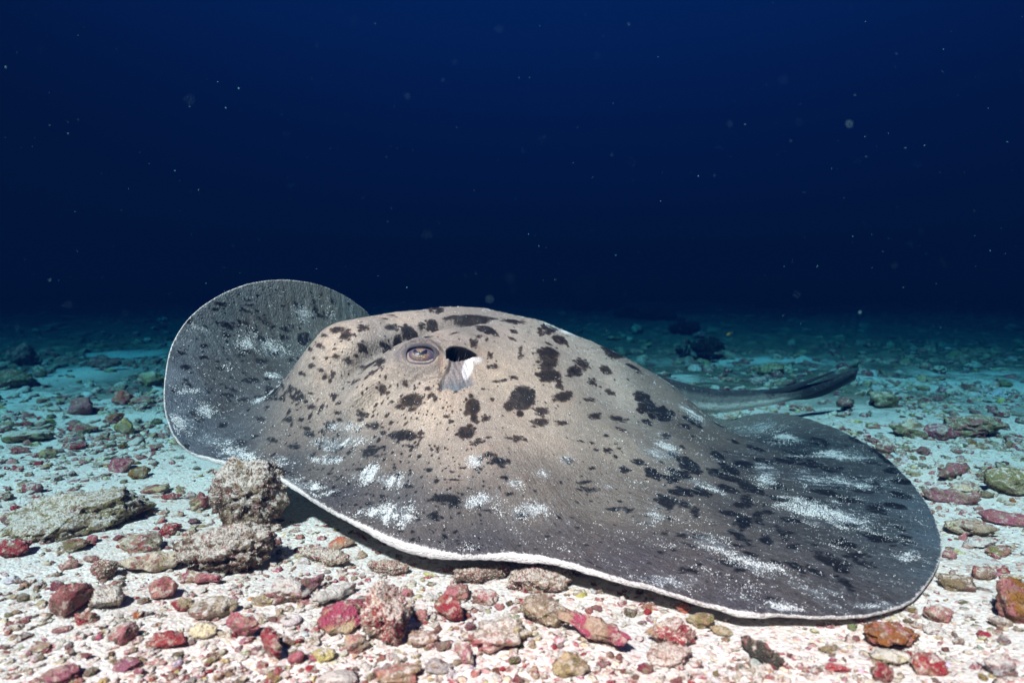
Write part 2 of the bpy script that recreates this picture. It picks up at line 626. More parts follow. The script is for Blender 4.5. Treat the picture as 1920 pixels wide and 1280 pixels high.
BL1 = """1040,345,45,25,10 1095,395,45,30,10 1195,355,38,18,0 1350,335,45,18,5 1440,345,42,25,10 1385,395,40,35,40 1340,430,35,35,20 1300,410,25,12,0
895,460,20,20,0 928,420,8,10,0 1185,450,28,22,10 1045,508,30,20,0 1105,520,35,20,0 920,515,18,14,0 912,553,32,24,0 980,615,35,22,15 1225,530,65,28,20
1290,540,40,25,20 1250,610,45,18,40 1145,648,45,18,25 1100,630,22,10,10 840,730,48,30,20 790,690,35,25,40 740,735,25,20,40 1025,718,28,16,15
1060,765,22,12,20 1180,695,12,12,0 1310,585,20,18,0 1305,695,30,28,0 1460,748,80,48,10 1555,685,30,18,0 1357,755,18,14,0 1433,663,18,14,0
1190,820,35,25,-20 1180,858,30,14,0 1005,890,35,30,0 1068,865,25,15,0 1265,895,40,25,0 1310,925,25,14,0 1425,945,85,38,5 1460,1000,40,15,0
1530,408,45,16,12 1580,310,38,22,0 1515,322,22,12,0 1570,248,18,10,0 1615,252,24,12,0 1600,218,50,8,0 1350,272,22,6,0 1310,298,30,7,0
1805,445,28,24,0 1155,488,20,10,0 827,796,12,8,0 1660,828,28,12,0 1250,1025,70,22,10 1270,1060,20,12,0 1020,1070,60,14,0
1180,1125,50,14,0 1560,1132,32,14,0 1450,1225,30,16,0 1110,1208,16,12,0 440,325,45,20,-20 545,250,45,12,-25 640,310,50,16,-30 565,360,35,20,0
640,400,55,18,-5 680,340,20,15,0 530,450,45,22,-35 510,495,35,12,0 620,518,38,14,0 755,355,35,14,-20 560,210,40,9,0 612,165,16,12,0 860,400,40,35,40
925,235,18,28,10 825,215,14,30,30 1020,190,14,24,40 445,560,30,10,0 575,630,50,16,-5 395,660,20,10,0 680,690,45,20,20 530,738,32,12,0
440,725,40,12,-5 720,640,20,12,0 385,527,18,8,0 440,517,18,8,0 315,432,20,8,0 205,460,22,8,0 305,472,14,8,0 230,590,22,8,0 455,620,20,8,0
360,632,12,7,0 430,678,16,8,0 185,652,22,8,0 850,855,28,14,20 590,940,25,10,0 640,275,14,9,0 605,250,16,10,0 800,510,25,12,0 510,310,14,12,0
712,125,12,9,0 780,325,14,9,0 430,258,12,7,0 1480,370,25,10,10 1640,340,40,10,10 1700,385,40,10,15 1740,330,30,8,10"""
BL2 = """620,105,125,18,-3 840,125,70,12,-5 690,170,75,24,-25 740,200,25,15,-30 845,185,30,14,-20 1045,160,55,24,-15 995,185,22,14,-20
1097,225,48,26,-25 1035,320,65,42,-5 1035,370,60,30,0 1040,430,75,42,-5 1100,480,18,40,20 1120,550,55,35,0 1225,365,50,35,-15 1180,405,50,32,0
1360,400,45,22,-25 1280,470,30,18,-20 1385,515,35,16,-30 1327,493,12,8,0 895,550,80,70,-20 1000,620,45,25,-15 1000,682,52,26,0 1112,688,40,18,0
615,600,50,55,10 690,665,25,22,0 620,660,30,30,0 580,740,60,40,0 640,795,38,16,0 865,772,40,20,0 820,775,35,10,0 700,775,25,10,0 1300,652,45,20,0
1420,665,60,14,-10 1270,565,35,12,-10 1590,590,75,45,-50 1680,640,60,45,-40 1560,540,50,30,-40 1400,290,65,20,-25 1520,380,50,12,-30
1440,725,35,12,-10 1585,690,40,14,-20 1430,835,22,9,0 1280,805,28,12,0 1365,850,28,16,0 1305,845,25,12,0 1360,765,20,12,0 1695,765,25,18,-30
700,880,48,20,-5 760,910,62,28,-5 370,950,32,14,0 510,1005,60,8,0 450,1110,90,32,5 510,1130,40,35,0 820,1095,40,14,0 785,1005,35,12,0
1460,955,35,18,-20 1610,970,50,35,-35 1540,910,40,20,-15 1240,1028,50,14,0 1270,1065,60,14,-10 1690,1140,55,25,-10 1790,1160,30,16,-30
1740,1090,50,20,-20 1780,975,75,24,-20 1715,1000,50,18,-20 1840,925,60,30,-30 1870,1075,50,20,-20 1125,888,35,12,0 1160,905,30,16,0
1275,950,28,14,0 675,500,18,9,0 745,452,35,10,0 790,445,25,12,0 840,438,28,14,0 740,380,24,18,0 705,385,20,12,0 710,315,20,20,0 880,320,18,20,0
640,230,18,14,0 690,240,14,14,0 880,285,15,20,0 835,230,30,10,-30 1080,275,12,10,0 1150,260,12,8,0 1030,255,25,12,-20 560,940,28,10,0
890,1220,35,22,0 395,1215,40,28,0 1400,1170,35,14,-10 1480,1185,30,14,-20 1855,1210,25,30,20 1760,880,30,15,-30 1850,680,50,25,-30
1800,710,40,14,-20 690,1180,40,8,0 250,1045,35,16,0 180,945,16,12,0 500,960,25,10,0 945,1145,35,9,0 340,228,50,18,8 425,505,18,8,0 520,515,18,12,0"""
BL3 = """210,550,45,25,-25 250,575,30,16,-20 150,500,30,12,-20 330,580,35,22,-10 60,590,45,22,-45 140,610,40,20,-15 120,720,55,28,-8 195,735,30,16,-20
190,675,50,20,-5 265,670,40,22,-10 490,650,60,22,-15 470,640,40,25,-20 610,635,50,18,-15 600,700,50,18,-20 680,715,60,16,-10 470,705,35,20,-25
560,765,35,10,0 460,810,40,35,-20 520,780,30,20,-20 440,860,50,16,-30 560,885,35,16,-15 640,870,35,16,-55 620,850,30,14,-50 830,665,60,14,-12
930,700,55,14,-10 1050,730,50,10,-5 1000,665,70,10,-5 1060,870,80,18,-10 1190,895,40,8,-5 920,900,55,22,-8 970,950,50,14,0 840,970,90,25,-25
690,995,60,16,-30 600,975,30,12,-20 910,1075,50,18,-40 265,870,30,14,-5 185,860,26,11,0 110,850,18,11,0 65,850,14,11,0 90,938,20,11,0
220,1022,45,15,0 290,930,16,9,0 475,1135,18,10,0 350,1030,18,9,0 240,770,30,12,-30 400,570,50,18,-20 640,540,60,12,-10 760,555,50,14,-5
350,510,40,14,-30 560,540,70,10,-10 130,790,25,9,-30 230,910,25,9,-20 620,450,60,8,-10 720,500,60,8,-10 520,475,50,8,-15 880,640,50,9,-10"""
BLOTCH = []
for txt, ox, oy, sc in ((BL1, 280, 500, 2.977), (BL2, 680, 560, 2.977), (BL3, 1200, 640, 2.371)):
    for w in txt.split():
        a = [float(q) for q in w.split(',')]
        BLOTCH.append((ox + a[0] / sc, oy + a[1] / sc, a[2] / sc, a[3] / sc, a[4]))
n_pts = NTT * NA
spot = np.full(n_pts, -3.0)
for b in BLOTCH:
    e = ellipse(*b)
    if e:
        stamp_max(spot, e)
        D0, M, rad = e
        if rad > .008:            # ragged lobes round a large blotch
            Mi = np.linalg.inv(M)
            for _ in range(6 if rad < .016 else 4):
                a_ = RNG.uniform(0, 6.28)
                c_ = D0 + Mi @ np.array([math.cos(a_), math.sin(a_)]) * RNG.uniform(.75, 1.15)
                stamp_max(spot, (c_, M / RNG.uniform(.22, .5), rad * .5))
for k in range(60):
    r_ = RNG.uniform(3.5, 9)
    e = ellipse(RNG.uniform(330, 640), RNG.uniform(560, 850), r_ * 1.6, r_ * .75, RNG.uniform(-25, 10))
    if e:
        stamp_max(spot, e)
for k in range(55):
    r_ = RNG.uniform(4, 12)
    e = ellipse(RNG.uniform(1360, 1700), RNG.uniform(820, 1080), r_ * 2.2, r_ * .6, RNG.uniform(-25, 0))
    if e:
        stamp_max(spot, e)
# many small spots over the whole back, drawn out along the fin rays towards the margin
tt_of = np.repeat(TT, NA)
for k in range(620):
    i = int(RNG.integers(0, NA)), int(NTT * math.sqrt(RNG.random()) * 0.97)
    D0 = DOM[i[1], i[0]]
    t = TT[i[1]]
    r = 0.0028 + 0.006 * RNG.random() ** 2.2
    st = 1 + 1.3 * t ** 2 * RNG.random()
    dv = (D0 - C0) / (np.linalg.norm(D0 - C0) + 1e-9)
    ja = RNG.normal() * .5
    dv = np.array([dv[0] * math.cos(ja) - dv[1] * math.sin(ja), dv[0] * math.sin(ja) + dv[1] * math.cos(ja)])
    M = np.array([dv / (r * st), np.array([-dv[1], dv[0]]) / r])
    stamp_max(spot, (D0, M, r))
for k in range(230):            # middling spots
    D0 = DOM[int(NTT * math.sqrt(RNG.uniform(.05, 1)) * .96), int(RNG.integers(0, NA))]
    r = RNG.uniform(.004, .0095)
    M = np.diag([1 / r, 1 / r]) @ np.array([[1, RNG.uniform(-.4, .4)], [0, RNG.uniform(.8, 1.4)]])
    stamp_max(spot, (D0, M, r))
for k in range(1500):           # specks
    D0 = DOM[int(NTT * math.sqrt(RNG.random()) * .98), int(RNG.integers(0, NA))]
    r = RNG.uniform(.0012, .0030)
    i = near_idx(D0, .012)
    d = np.hypot(*((CD[i] - D0) / r).T)
    spot[i] = np.maximum(spot[i], (1.6 - d) * .5)
# the far side of the back, not traced: larger blotches of the same kind
hid = 0
while hid < 90:
    D0 = np.array([RNG.uniform(-1, .8), RNG.uniform(2.2, 3.0)])
    j = np.argmin(((CD - D0) ** 2).sum(1))
    if ((CD[j] - D0) ** 2).sum() > 1e-3:
        continue
    hid += 1
    if FRONT.reshape(-1)[j]:
        continue
    r = RNG.uniform(.008, .025)
    stamp_max(spot, (D0, np.diag([1 / (r * 1.6), 1 / r]), r))

SAND = []
for txt, ox, oy, sc in (("""180,860,90,60,0 300,800,80,40,10 1060,980,150,40,5 700,1090,120,30,5 1200,1175,60,30,0 1000,1080,110,25,0 850,260,60,70,50
660,450,120,50,-20 720,600,60,20,0 1350,1200,100,40,0 1820,1070,50,40,20 300,350,60,25,-20 620,740,60,12,25 540,430,50,30,-20 1100,900,120,30,0
500,1050,120,40,-10 350,970,150,30,-5 250,690,90,14,5 780,1250,160,40,-10""", 280, 500, 2.977),
                        ("""30,980,90,50,20 650,1130,120,40,5 840,1040,50,30,0 990,970,60,30,0 1690,840,60,110,35 1870,1030,80,20,-20 1350,1060,60,12,-10
940,1190,130,50,0 1620,1220,50,50,0 150,1200,150,50,0 620,900,50,30,0 1140,890,40,30,0 1850,640,30,90,50 1150,100,120,14,-22""", 680, 560, 2.977),
                        ("""80,500,90,30,-20 320,650,110,14,-30 70,780,40,40,0 560,600,70,40,0 720,600,60,30,0 880,620,250,30,-4 800,760,200,60,-10
900,790,220,50,-8 330,900,130,40,-20 500,990,120,40,-15 100,1060,150,30,-8 520,380,100,25,10 880,500,140,25,-5 560,560,60,20,0 1180,950,50,30,0
1050,1180,160,22,3 800,1120,140,40,-20 650,430,80,16,-10 620,1180,120,30,-5""", 1200, 640, 2.371)):
    for w in txt.split():
        a = [float(q) for q in w.split(',')]
        SAND.append((ox + a[0] / sc, oy + a[1] / sc, a[2] / sc, a[3] / sc, a[4]))
sandf = np.zeros(n_pts)
for b in SAND:
    e = ellipse(*b, rmax=0.35)
    if e:
        D0, M, rad = e
        i = near_idx(D0, 0.6)
        q = (CD[i] - D0) @ M.T
        sandf[i] = np.maximum(sandf[i], np.exp(-1.1 * (q ** 2).sum(1)))
# base level of dusting grows away from the head
headD = DOM[find(850, 720)]
dh = np.hypot(CD[:, 0] - headD[0], CD[:, 1] - headD[1])
Pd = np.column_stack([CD, np.zeros(n_pts)])
base_dust = 0.15 * sstep(0.22, 0.75, dh) * (0.65 + 0.5 * fbm(Pd * 5, 3))
sandf = np.clip(np.maximum(base_dust, sandf * (0.85 + 0.5 * fbm(Pd * 22, 2))), 0, 1)

# skin colour of the back, with some brow shade painted in, given at places and spread between them
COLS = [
    (740, 636, .27, .262, .255), (795, 622, .26, .255, .25), (860, 612, .28, .27, .262), (700, 664, .27, .262, .25), (668, 700, .29, .275, .26), (920, 600, .30, .28, .27),  # above the eye: grey pigment plus the groove's shade put into the colour
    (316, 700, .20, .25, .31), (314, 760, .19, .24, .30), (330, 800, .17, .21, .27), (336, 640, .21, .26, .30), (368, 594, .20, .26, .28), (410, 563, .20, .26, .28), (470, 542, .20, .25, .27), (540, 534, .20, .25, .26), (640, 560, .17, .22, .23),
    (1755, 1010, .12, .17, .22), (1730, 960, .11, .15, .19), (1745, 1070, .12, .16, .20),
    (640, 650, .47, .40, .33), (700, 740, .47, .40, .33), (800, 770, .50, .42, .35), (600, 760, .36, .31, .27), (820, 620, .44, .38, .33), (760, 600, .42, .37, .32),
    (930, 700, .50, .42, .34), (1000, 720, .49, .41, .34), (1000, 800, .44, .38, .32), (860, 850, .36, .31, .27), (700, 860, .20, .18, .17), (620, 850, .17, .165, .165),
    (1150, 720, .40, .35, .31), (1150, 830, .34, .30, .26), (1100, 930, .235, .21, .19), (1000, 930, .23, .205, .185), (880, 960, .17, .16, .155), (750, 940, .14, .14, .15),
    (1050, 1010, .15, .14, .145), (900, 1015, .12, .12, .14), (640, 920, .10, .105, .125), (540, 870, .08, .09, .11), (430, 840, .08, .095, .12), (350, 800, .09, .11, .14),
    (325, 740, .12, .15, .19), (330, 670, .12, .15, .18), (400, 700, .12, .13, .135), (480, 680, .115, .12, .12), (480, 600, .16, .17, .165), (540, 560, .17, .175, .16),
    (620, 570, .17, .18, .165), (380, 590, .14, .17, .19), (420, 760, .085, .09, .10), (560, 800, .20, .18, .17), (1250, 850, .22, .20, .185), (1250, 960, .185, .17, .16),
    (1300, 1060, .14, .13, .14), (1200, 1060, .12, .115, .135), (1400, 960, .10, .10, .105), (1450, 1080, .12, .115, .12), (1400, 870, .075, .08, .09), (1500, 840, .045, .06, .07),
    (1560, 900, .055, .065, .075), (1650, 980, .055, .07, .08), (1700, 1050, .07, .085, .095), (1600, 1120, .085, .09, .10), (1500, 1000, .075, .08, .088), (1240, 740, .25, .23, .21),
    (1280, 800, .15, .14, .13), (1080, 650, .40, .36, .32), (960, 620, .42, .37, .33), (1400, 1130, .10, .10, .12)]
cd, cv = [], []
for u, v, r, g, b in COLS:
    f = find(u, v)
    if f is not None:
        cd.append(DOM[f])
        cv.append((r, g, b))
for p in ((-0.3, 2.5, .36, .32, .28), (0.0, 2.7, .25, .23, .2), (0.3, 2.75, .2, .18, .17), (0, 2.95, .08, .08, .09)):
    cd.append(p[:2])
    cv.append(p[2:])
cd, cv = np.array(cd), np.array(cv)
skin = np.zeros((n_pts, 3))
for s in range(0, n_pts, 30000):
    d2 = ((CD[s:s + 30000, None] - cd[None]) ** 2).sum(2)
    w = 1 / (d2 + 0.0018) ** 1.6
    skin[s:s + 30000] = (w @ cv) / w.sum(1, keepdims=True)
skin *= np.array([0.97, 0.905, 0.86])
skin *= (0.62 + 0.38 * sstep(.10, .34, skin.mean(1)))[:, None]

# ---- eye mound, eye socket, spiracle: shaped into the skin
fe, fs = find(790, 674), find(866, 694)
DE, DS = DOM[fe], DOM[fs]
PE, NE = S[fe].copy(), N[fe].copy()
JE = jac(DE)
JS = jac(DS)


def px_off(D, D0, J):
    """offset from D0 in photo pixels, by the surface's local plane."""
    return (D - D0) @ J.T


flatN = N.reshape(-1, 3)
flatS = S.reshape(-1, 3)
qe = px_off(CD, DE, JE)
ex, ey = qe[:, 0], -qe[:, 1]
qs = px_off(CD, DS, JS)
sx, sy = qs[:, 0], -qs[:, 1]
disp = np.zeros(n_pts)
thf = np.tile(TH, NTT)
disp += 0.030 * np.exp(-((ex / 54) ** 2 + ((ey - 2) / 34) ** 2) ** 1.2)             # mound that carries the eye
disp += 0.013 * np.exp(-(((ex - 40) / 95) ** 2 + ((ey - 31) / 11) ** 2))            # brow running back over both
disp -= 0.010 * np.exp(-(((ex + 18) / 42) ** 2 + ((ey + 34 - 0.25 * ex) / 9) ** 2)) # crease below the eye
disp += 0.012 * np.exp(-(((sx - 2) / 40) ** 2 + ((sy - 44 + 0.1 * sx) / 9) ** 2))   # upper lip of the spiracle
disp -= 0.006 * np.exp(-(((sx + 37) / 7) ** 2 + ((sy - 5) / 40) ** 2))              # dip between eye and spiracle
re_ = np.hypot(ex / 27, (ey + 1) / 18)
disp -= 0.012 * sstep(1.12, 0.82, re_)
disp += 0.015 * np.exp(-(((ex - 2) / 34) ** 2 + ((ey - 19 + 0.006 * (ex - 2) ** 2) / 5.5) ** 2))   # heavy upper lid
disp += 0.007 * np.exp(-(((ex + 2) / 30) ** 2 + ((ey + 19 - 0.008 * ex ** 2) / 5) ** 2))                                                # socket
disp -= 0.0025 * np.exp(-((np.hypot((ex - 6) / 48, (ey + 1) / 32) - 1) / 0.07) ** 2) * (ex > -10) # fold curving behind the eye
# spiracle: dark slot under a lip, and below it the soft recessed valve
top = 36.5 - 0.0062 * (sx + 5) ** 2
bot = 15 + (sx + 28) * 0.19
hole = sstep(0, 2.5, top - sy) * sstep(0, 3, sy - bot) * sstep(-31, -28, sx) * sstep(31, 24, sx)
left = -27 - 16 * sstep(12, -22, sy)
right = 20 + 7 * sstep(10, -25, sy)
low = -33 + 0.0075 * (sx + 8) ** 2 + 1.5 * np.sin(sx * .18)
valve = sstep(0, 9, sx - left) * sstep(0, 8, right - sx) * sstep(0, 4, sy - low) * sstep(-2, 4, bot + 4 - sy)
inside = np.maximum(hole, valve)
disp -= hole * 0.085 + valve * (1 - hole) * (0.009 + 0.010 * sstep(0, -30, sy))
wr = fbm(np.column_stack([sx * 0.11, sy * 0.03, sx * 0]), 2)
wr2 = np.sin((sx * 0.55 + 0.35 * sy) + 2.5 * wr)
disp += 0.0012 * wr * np.exp(-((sx / 60) ** 2 + ((sy + 5) / 60) ** 2)) + valve * (0.0011 * wr2 + 0.004 * np.exp(-((sx - 0.35 * sy - 2) / 9) ** 2))
disp += 0.0010 * np.sin(ey * 0.9 - ex * 0.25 + 2 * wr) * np.exp(-(((ex - 0) / 45) ** 2 + ((ey + 34) / 14) ** 2))
# broad folds either side of the head and faint ripples along the margin
for (u1, v1, u2, v2, w_, h_) in ((640, 725, 704, 652, .022, -.030), (700, 655, 790, 618, .020, -.034), (785, 619, 915, 602, .020, -.024), (625, 790, 735, 700, .030, .034), (640, 640, 720, 600, .03, .014), (745, 690, 790, 665, .03, .012), (960, 640, 1110, 700, .04, .012), (930, 720, 1010, 800, .05, -.010), (820, 640, 930, 640, .03, .014), (700, 640, 600, 700, .020, .010), (690, 700, 560, 790, .022, .007), (720, 745, 600, 800, .02, -.006), (880, 600, 700, 655, .02, -.008)):
    f1, f2 = find(u1, v1), find(u2, v2)
    if f1 is None or f2 is None:
        continue
    a_, b_ = DOM[f1], DOM[f2]
    ab_ = b_ - a_
    tq = np.clip(((CD - a_) @ ab_) / (ab_ @ ab_), 0, 1)
    dd = np.linalg.norm(CD - a_ - tq[:, None] * ab_, axis=1)
    disp += h_ * np.exp(-(dd / w_) ** 2) * np.sin(math.pi * np.clip(tq * 0.7 + 0.15, 0, 1))
disp += 0.006 * fbm(Pd * 5, 3) + 0.0016 * fbm(Pd * 26, 3)
Pr = np.column_stack([np.cos(thf) * 3.2, np.sin(thf) * 3.2, tt_of * 1.1])
disp += 0.015 * fbm(Pr, 3) * sstep(0.25, 0.5, tt_of) * sstep(1.0, 0.75, tt_of)
disp += 0.0022 * fbm(Pr * 4.5, 2) * sstep(0.35, 0.6, tt_of)
disp += 0.0006 * np.sin(thf * 170 + 3 * fbm(Pd * 4, 2)) * sstep(0.55, 1.0, tt_of)
dS = (flatS + flatN * disp[:, None]).reshape(NTT, NA, 3)
# vent-like white patch and grey-blue wrinkled skin inside the pocket
flap = valve * (1 - hole)
skin = skin * (1 - flap[:, None]) + np.array([.30, .25, .24]) * flap[:, None]
lowf = flap * sstep(-8, -26, sy + 4 * wr)
skin = skin * (1 - lowf[:, None]) + np.array([.17, .185, .205]) * lowf[:, None]
wh = sstep(1.2, 0.85, np.hypot((sx - 10 - 0.22 * sy) / 9.5, (sy - 8) / 19)) * (1 - hole)
wh = np.maximum(wh, 0.75 * sstep(1.3, 0.4, np.hypot((sx - 27) / 13, (sy - 21) / 8)) * (1 - hole))
skin = skin * (1 - wh[:, None]) + np.array([.86, .80, .80]) * wh[:, None]
holeC = sstep(-3.5, -1.5, top - sy) * sstep(-1.0, 1.0, sy - bot) * sstep(-32, -30, sx) * sstep(32, 27, sx)
skin = skin * (1 - holeC[:, None]) + np.array([.006, .005, .005]) * holeC[:, None]
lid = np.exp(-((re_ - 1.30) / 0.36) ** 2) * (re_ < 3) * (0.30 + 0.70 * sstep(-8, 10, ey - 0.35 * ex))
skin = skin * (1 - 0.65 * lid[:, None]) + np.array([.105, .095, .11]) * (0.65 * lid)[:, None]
pink = np.exp(-(((ex - 36) / 8) ** 2 + ((ey + 6) / 14) ** 2))
skin = skin * (1 - 0.5 * pink[:, None]) + np.array([.62, .40, .28]) * (0.5 * pink)[:, None]
calm = np.maximum(inside, sstep(1.9, 1.3, re_))
spot = np.where(calm > 0.3, -3, spot)
sandf = sandf * (1 - calm) * sstep(0.0, 1.0, np.clip(dh / 0.25, 0, 1))

# ---- margin roll, then the pale underside
NR = 9
Sv = dS.reshape(-1, 3)
edge = dS[-1]
inward = dS[-1] - dS[-4]
outw = inward / (np.linalg.norm(inward, axis=1, keepdims=True) + 1e-9)
en = N[-1]
tang = np.roll(edge, -1, 0) - np.roll(edge, 1, 0)
tang /= np.linalg.norm(tang, axis=1, keepdims=True)
outw = outw - tang * (outw * tang).sum(1, keepdims=True)
outw /= np.linalg.norm(outw, axis=1, keepdims=True)
dn = -en
wob = 1 + 0.05 * np.sin(TH * 23 + 2 * np.sin(TH * 5)) + 0.02 * np.sin(TH * 141)
rings = []
for k in range(1, NR + 1):
    a = math.pi * k / NR
    rings.append(edge + (Roll * wob)[:, None] * (outw * math.sin(a) ** 1.4 * (0.35 if a < 1.6 else 0.35) + dn * (1 - math.cos(a)) * 1.05))
under = []
C3 = surf(C0[None])[0]
belly = np.array([C0[0] + 0.12, C0[1] + 0.18, 0.035])
for k in range(1, 15):
    f = k / 14
    ti = 1 - f * 0.97
    j = int(np.argmin(np.abs(TT - ti)))
    th_ = 2 * Roll[:, None] + 0.05 * f
    p = S[j] - N[j] * th_
    p[:, 2] = np.minimum(p[:, 2], S[j][:, 2] - th_[:, 0])
    flat = sstep(0.25, 0.8, f)
    p[:, 2] = np.maximum(0.02, p[:, 2] * (1 - flat) + 0.03 * flat)
    under.append(p)
Vall = np.concatenate([Sv] + rings + under + [surf(C0[None]), belly[None]])
nr = NTT + len(rings) + len(under)
idx = np.arange(nr * NA).reshape(nr, NA)
A_, B_ = idx[:-1], idx[1:]
F = np.stack([A_, B_, np.roll(B_, -1, 1), np.roll(A_, -1, 1)], -1).reshape(-1, 4)
cidx = nr * NA
F3 = np.stack([np.full(NA, cidx), idx[0], np.roll(idx[0], -1)], 1)
F3b = np.stack([np.full(NA, cidx + 1), np.roll(idx[-1], -1), idx[-1]], 1)
nx_ = (len(rings) + len(under)) * NA + 2
ext = lambda a, v: np.concatenate([a, np.full(nx_, v)])
spotA = ext(spot, -3)
sandA = ext(sandf, 0)
skinA = np.concatenate([skin, np.tile([.45, .42, .40], (nx_, 1))])
# 0 on the back, rising to 1 where the skin turns over the margin into the white underside
trim = np.zeros(n_pts).reshape(NTT, NA)
dist_edge = np.linalg.norm(dS - dS[-1][None], axis=2)
trim = 1 - np.clip(dist_edge / (0.002 + 2.4 * Roll[None]), 0, 1)
wide = sstep(.0045, .0080, Roll)
vent = np.concatenate([(0.45 * trim).ravel()] + [0.40 + (0.03 + 0.58 * wide) * min(1, k / 4) + 0.3 * (k > 7) for k in range(1, NR + 1)] + [np.ones(len(under) * NA), [0, 1]])
domA = np.concatenate([np.column_stack([CD, np.zeros(n_pts)])] + [np.column_stack([GD[-1] + outw[:, :2] * Roll[:, None] * k * .35, np.zeros(NA)]) for k in range(1, NR + 1)] +
                      [np.column_stack([GD[int(np.argmin(np.abs(TT - (1 - k / 14 * .97))))], np.ones(NA)]) for k in range(1, 15)] + [[[*C0, 0]], [[*C0, 1]]])
radial = np.concatenate([np.column_stack([thf, tt_of, 0 * thf])] + [np.column_stack([TH, np.full(NA, 1.0 + .01 * k), 0 * TH]) for k in range(NR + 14)] + [np.zeros((2, 3))])
# polar coordinates wrap badly: give the streak pattern a seamless version
streak = np.column_stack([np.cos(radial[:, 0]) * 11, np.sin(radial[:, 0]) * 11, radial[:, 1] * 1.2])

# ---- tail root and tail, part of the same body mesh
TAIL = [(1200, 728, 2.58, .078, .068), (1255, 740, 2.64, .068, .062), (1310, 750, 2.70, .058, .056), (1360, 752, 2.75, .052, .048), (1410, 748, 2.80, .045, .040), (1460, 742, 2.84, .038, .033),
        (1505, 733, 2.88, .030, .026), (1545, 721, 2.91, .022, .018), (1575, 710, 2.94, .015, .012), (1602, 698, 2.96, .008, .006)]
tp = np.array([[*on_y(u, v, y), a, b] for u, v, y, a, b in TAIL])


def spline_open(A, m):
    n = len(A)
    out = []
    for i in range(n - 1):
        p0, p1, p2, p3 = A[max(i - 1, 0)], A[i], A[i + 1], A[min(i + 2, n - 1)]
        for k in range(m):
            t = k / m
            out.append(0.5 * (2 * p1 + (p2 - p0) * t + (2 * p0 - 5 * p1 + 4 * p2 - p3) * t * t + (3 * p1 - p0 - 3 * p2 + p3) * t ** 3))
    out.append(A[-1])
    return np.array(out)


ts = spline_open(tp, 9)
NTS, NC = len(ts), 40
tg = np.gradient(ts[:, :3], axis=0)
tg /= np.linalg.norm(tg, axis=1, keepdims=True)
upv = np.array([0, 0, 1.0]) - tg * tg[:, 2:3]
upv /= np.linalg.norm(upv, axis=1, keepdims=True)
sidev = np.cross(tg, upv)
pa = np.arange(NC) / NC * 2 * math.pi
tr = ts[:, None, :3] + sidev[:, None] * (np.sin(pa)[None, :, None] * ts[:, 3][:, None, None] * .62) + upv[:, None] * (np.cos(pa)[None, :, None] * ts[:, 4][:, None, None])
v0 = len(Vall)
tidx = v0 + np.arange(NTS * NC).reshape(NTS, NC)
TF = np.stack([tidx[:-1], np.roll(tidx[:-1], -1, 1), np.roll(tidx[1:], -1, 1), tidx[1:]], -1).reshape(-1, 4)
Vall = np.concatenate([Vall, tr.reshape(-1, 3)])
cz = np.tile(np.cos(pa), NTS)
sl = np.repeat(np.linspace(0, 1, NTS), NC)
topc = np.array([.035, .04, .045])
sidec = np.array([.185, .18, .17])
bel = np.array([.82, .80, .74])
wz = sstep(0.25, 0.65, cz + 0.10 * fbm(tr.reshape(-1, 3) * 60, 2))
tc = sidec * (1 - wz[:, None]) + topc * wz[:, None]
wb = sstep(0.0, -0.30, cz + 0.2 * fbm(tr.reshape(-1, 3) * 50, 2)) * sstep(0.8, 0.5, sl)
tc = tc * (1 - wb[:, None]) + bel * wb[:, None]
dk = sstep(0.45, 0.68, sl)[:, None]
tc = tc * (1 - dk) + np.array([.018, .022, .026]) * dk
nt_ = NTS * NC
skinA = np.concatenate([skinA, tc])
spotA = np.concatenate([spotA, -0.85 + 2.2 * fbm(tr.reshape(-1, 3) * np.array([22, 22, 40.]), 2) - 2.5 * wb])
sandA = np.concatenate([sandA, np.full(nt_, .12) * (1 - wb)])
vent = np.concatenate([vent, np.zeros(nt_)])
domA = np.concatenate([domA, tr.reshape(-1, 3)])
streak = np.concatenate([streak, tr.reshape(-1, 3) * 8])


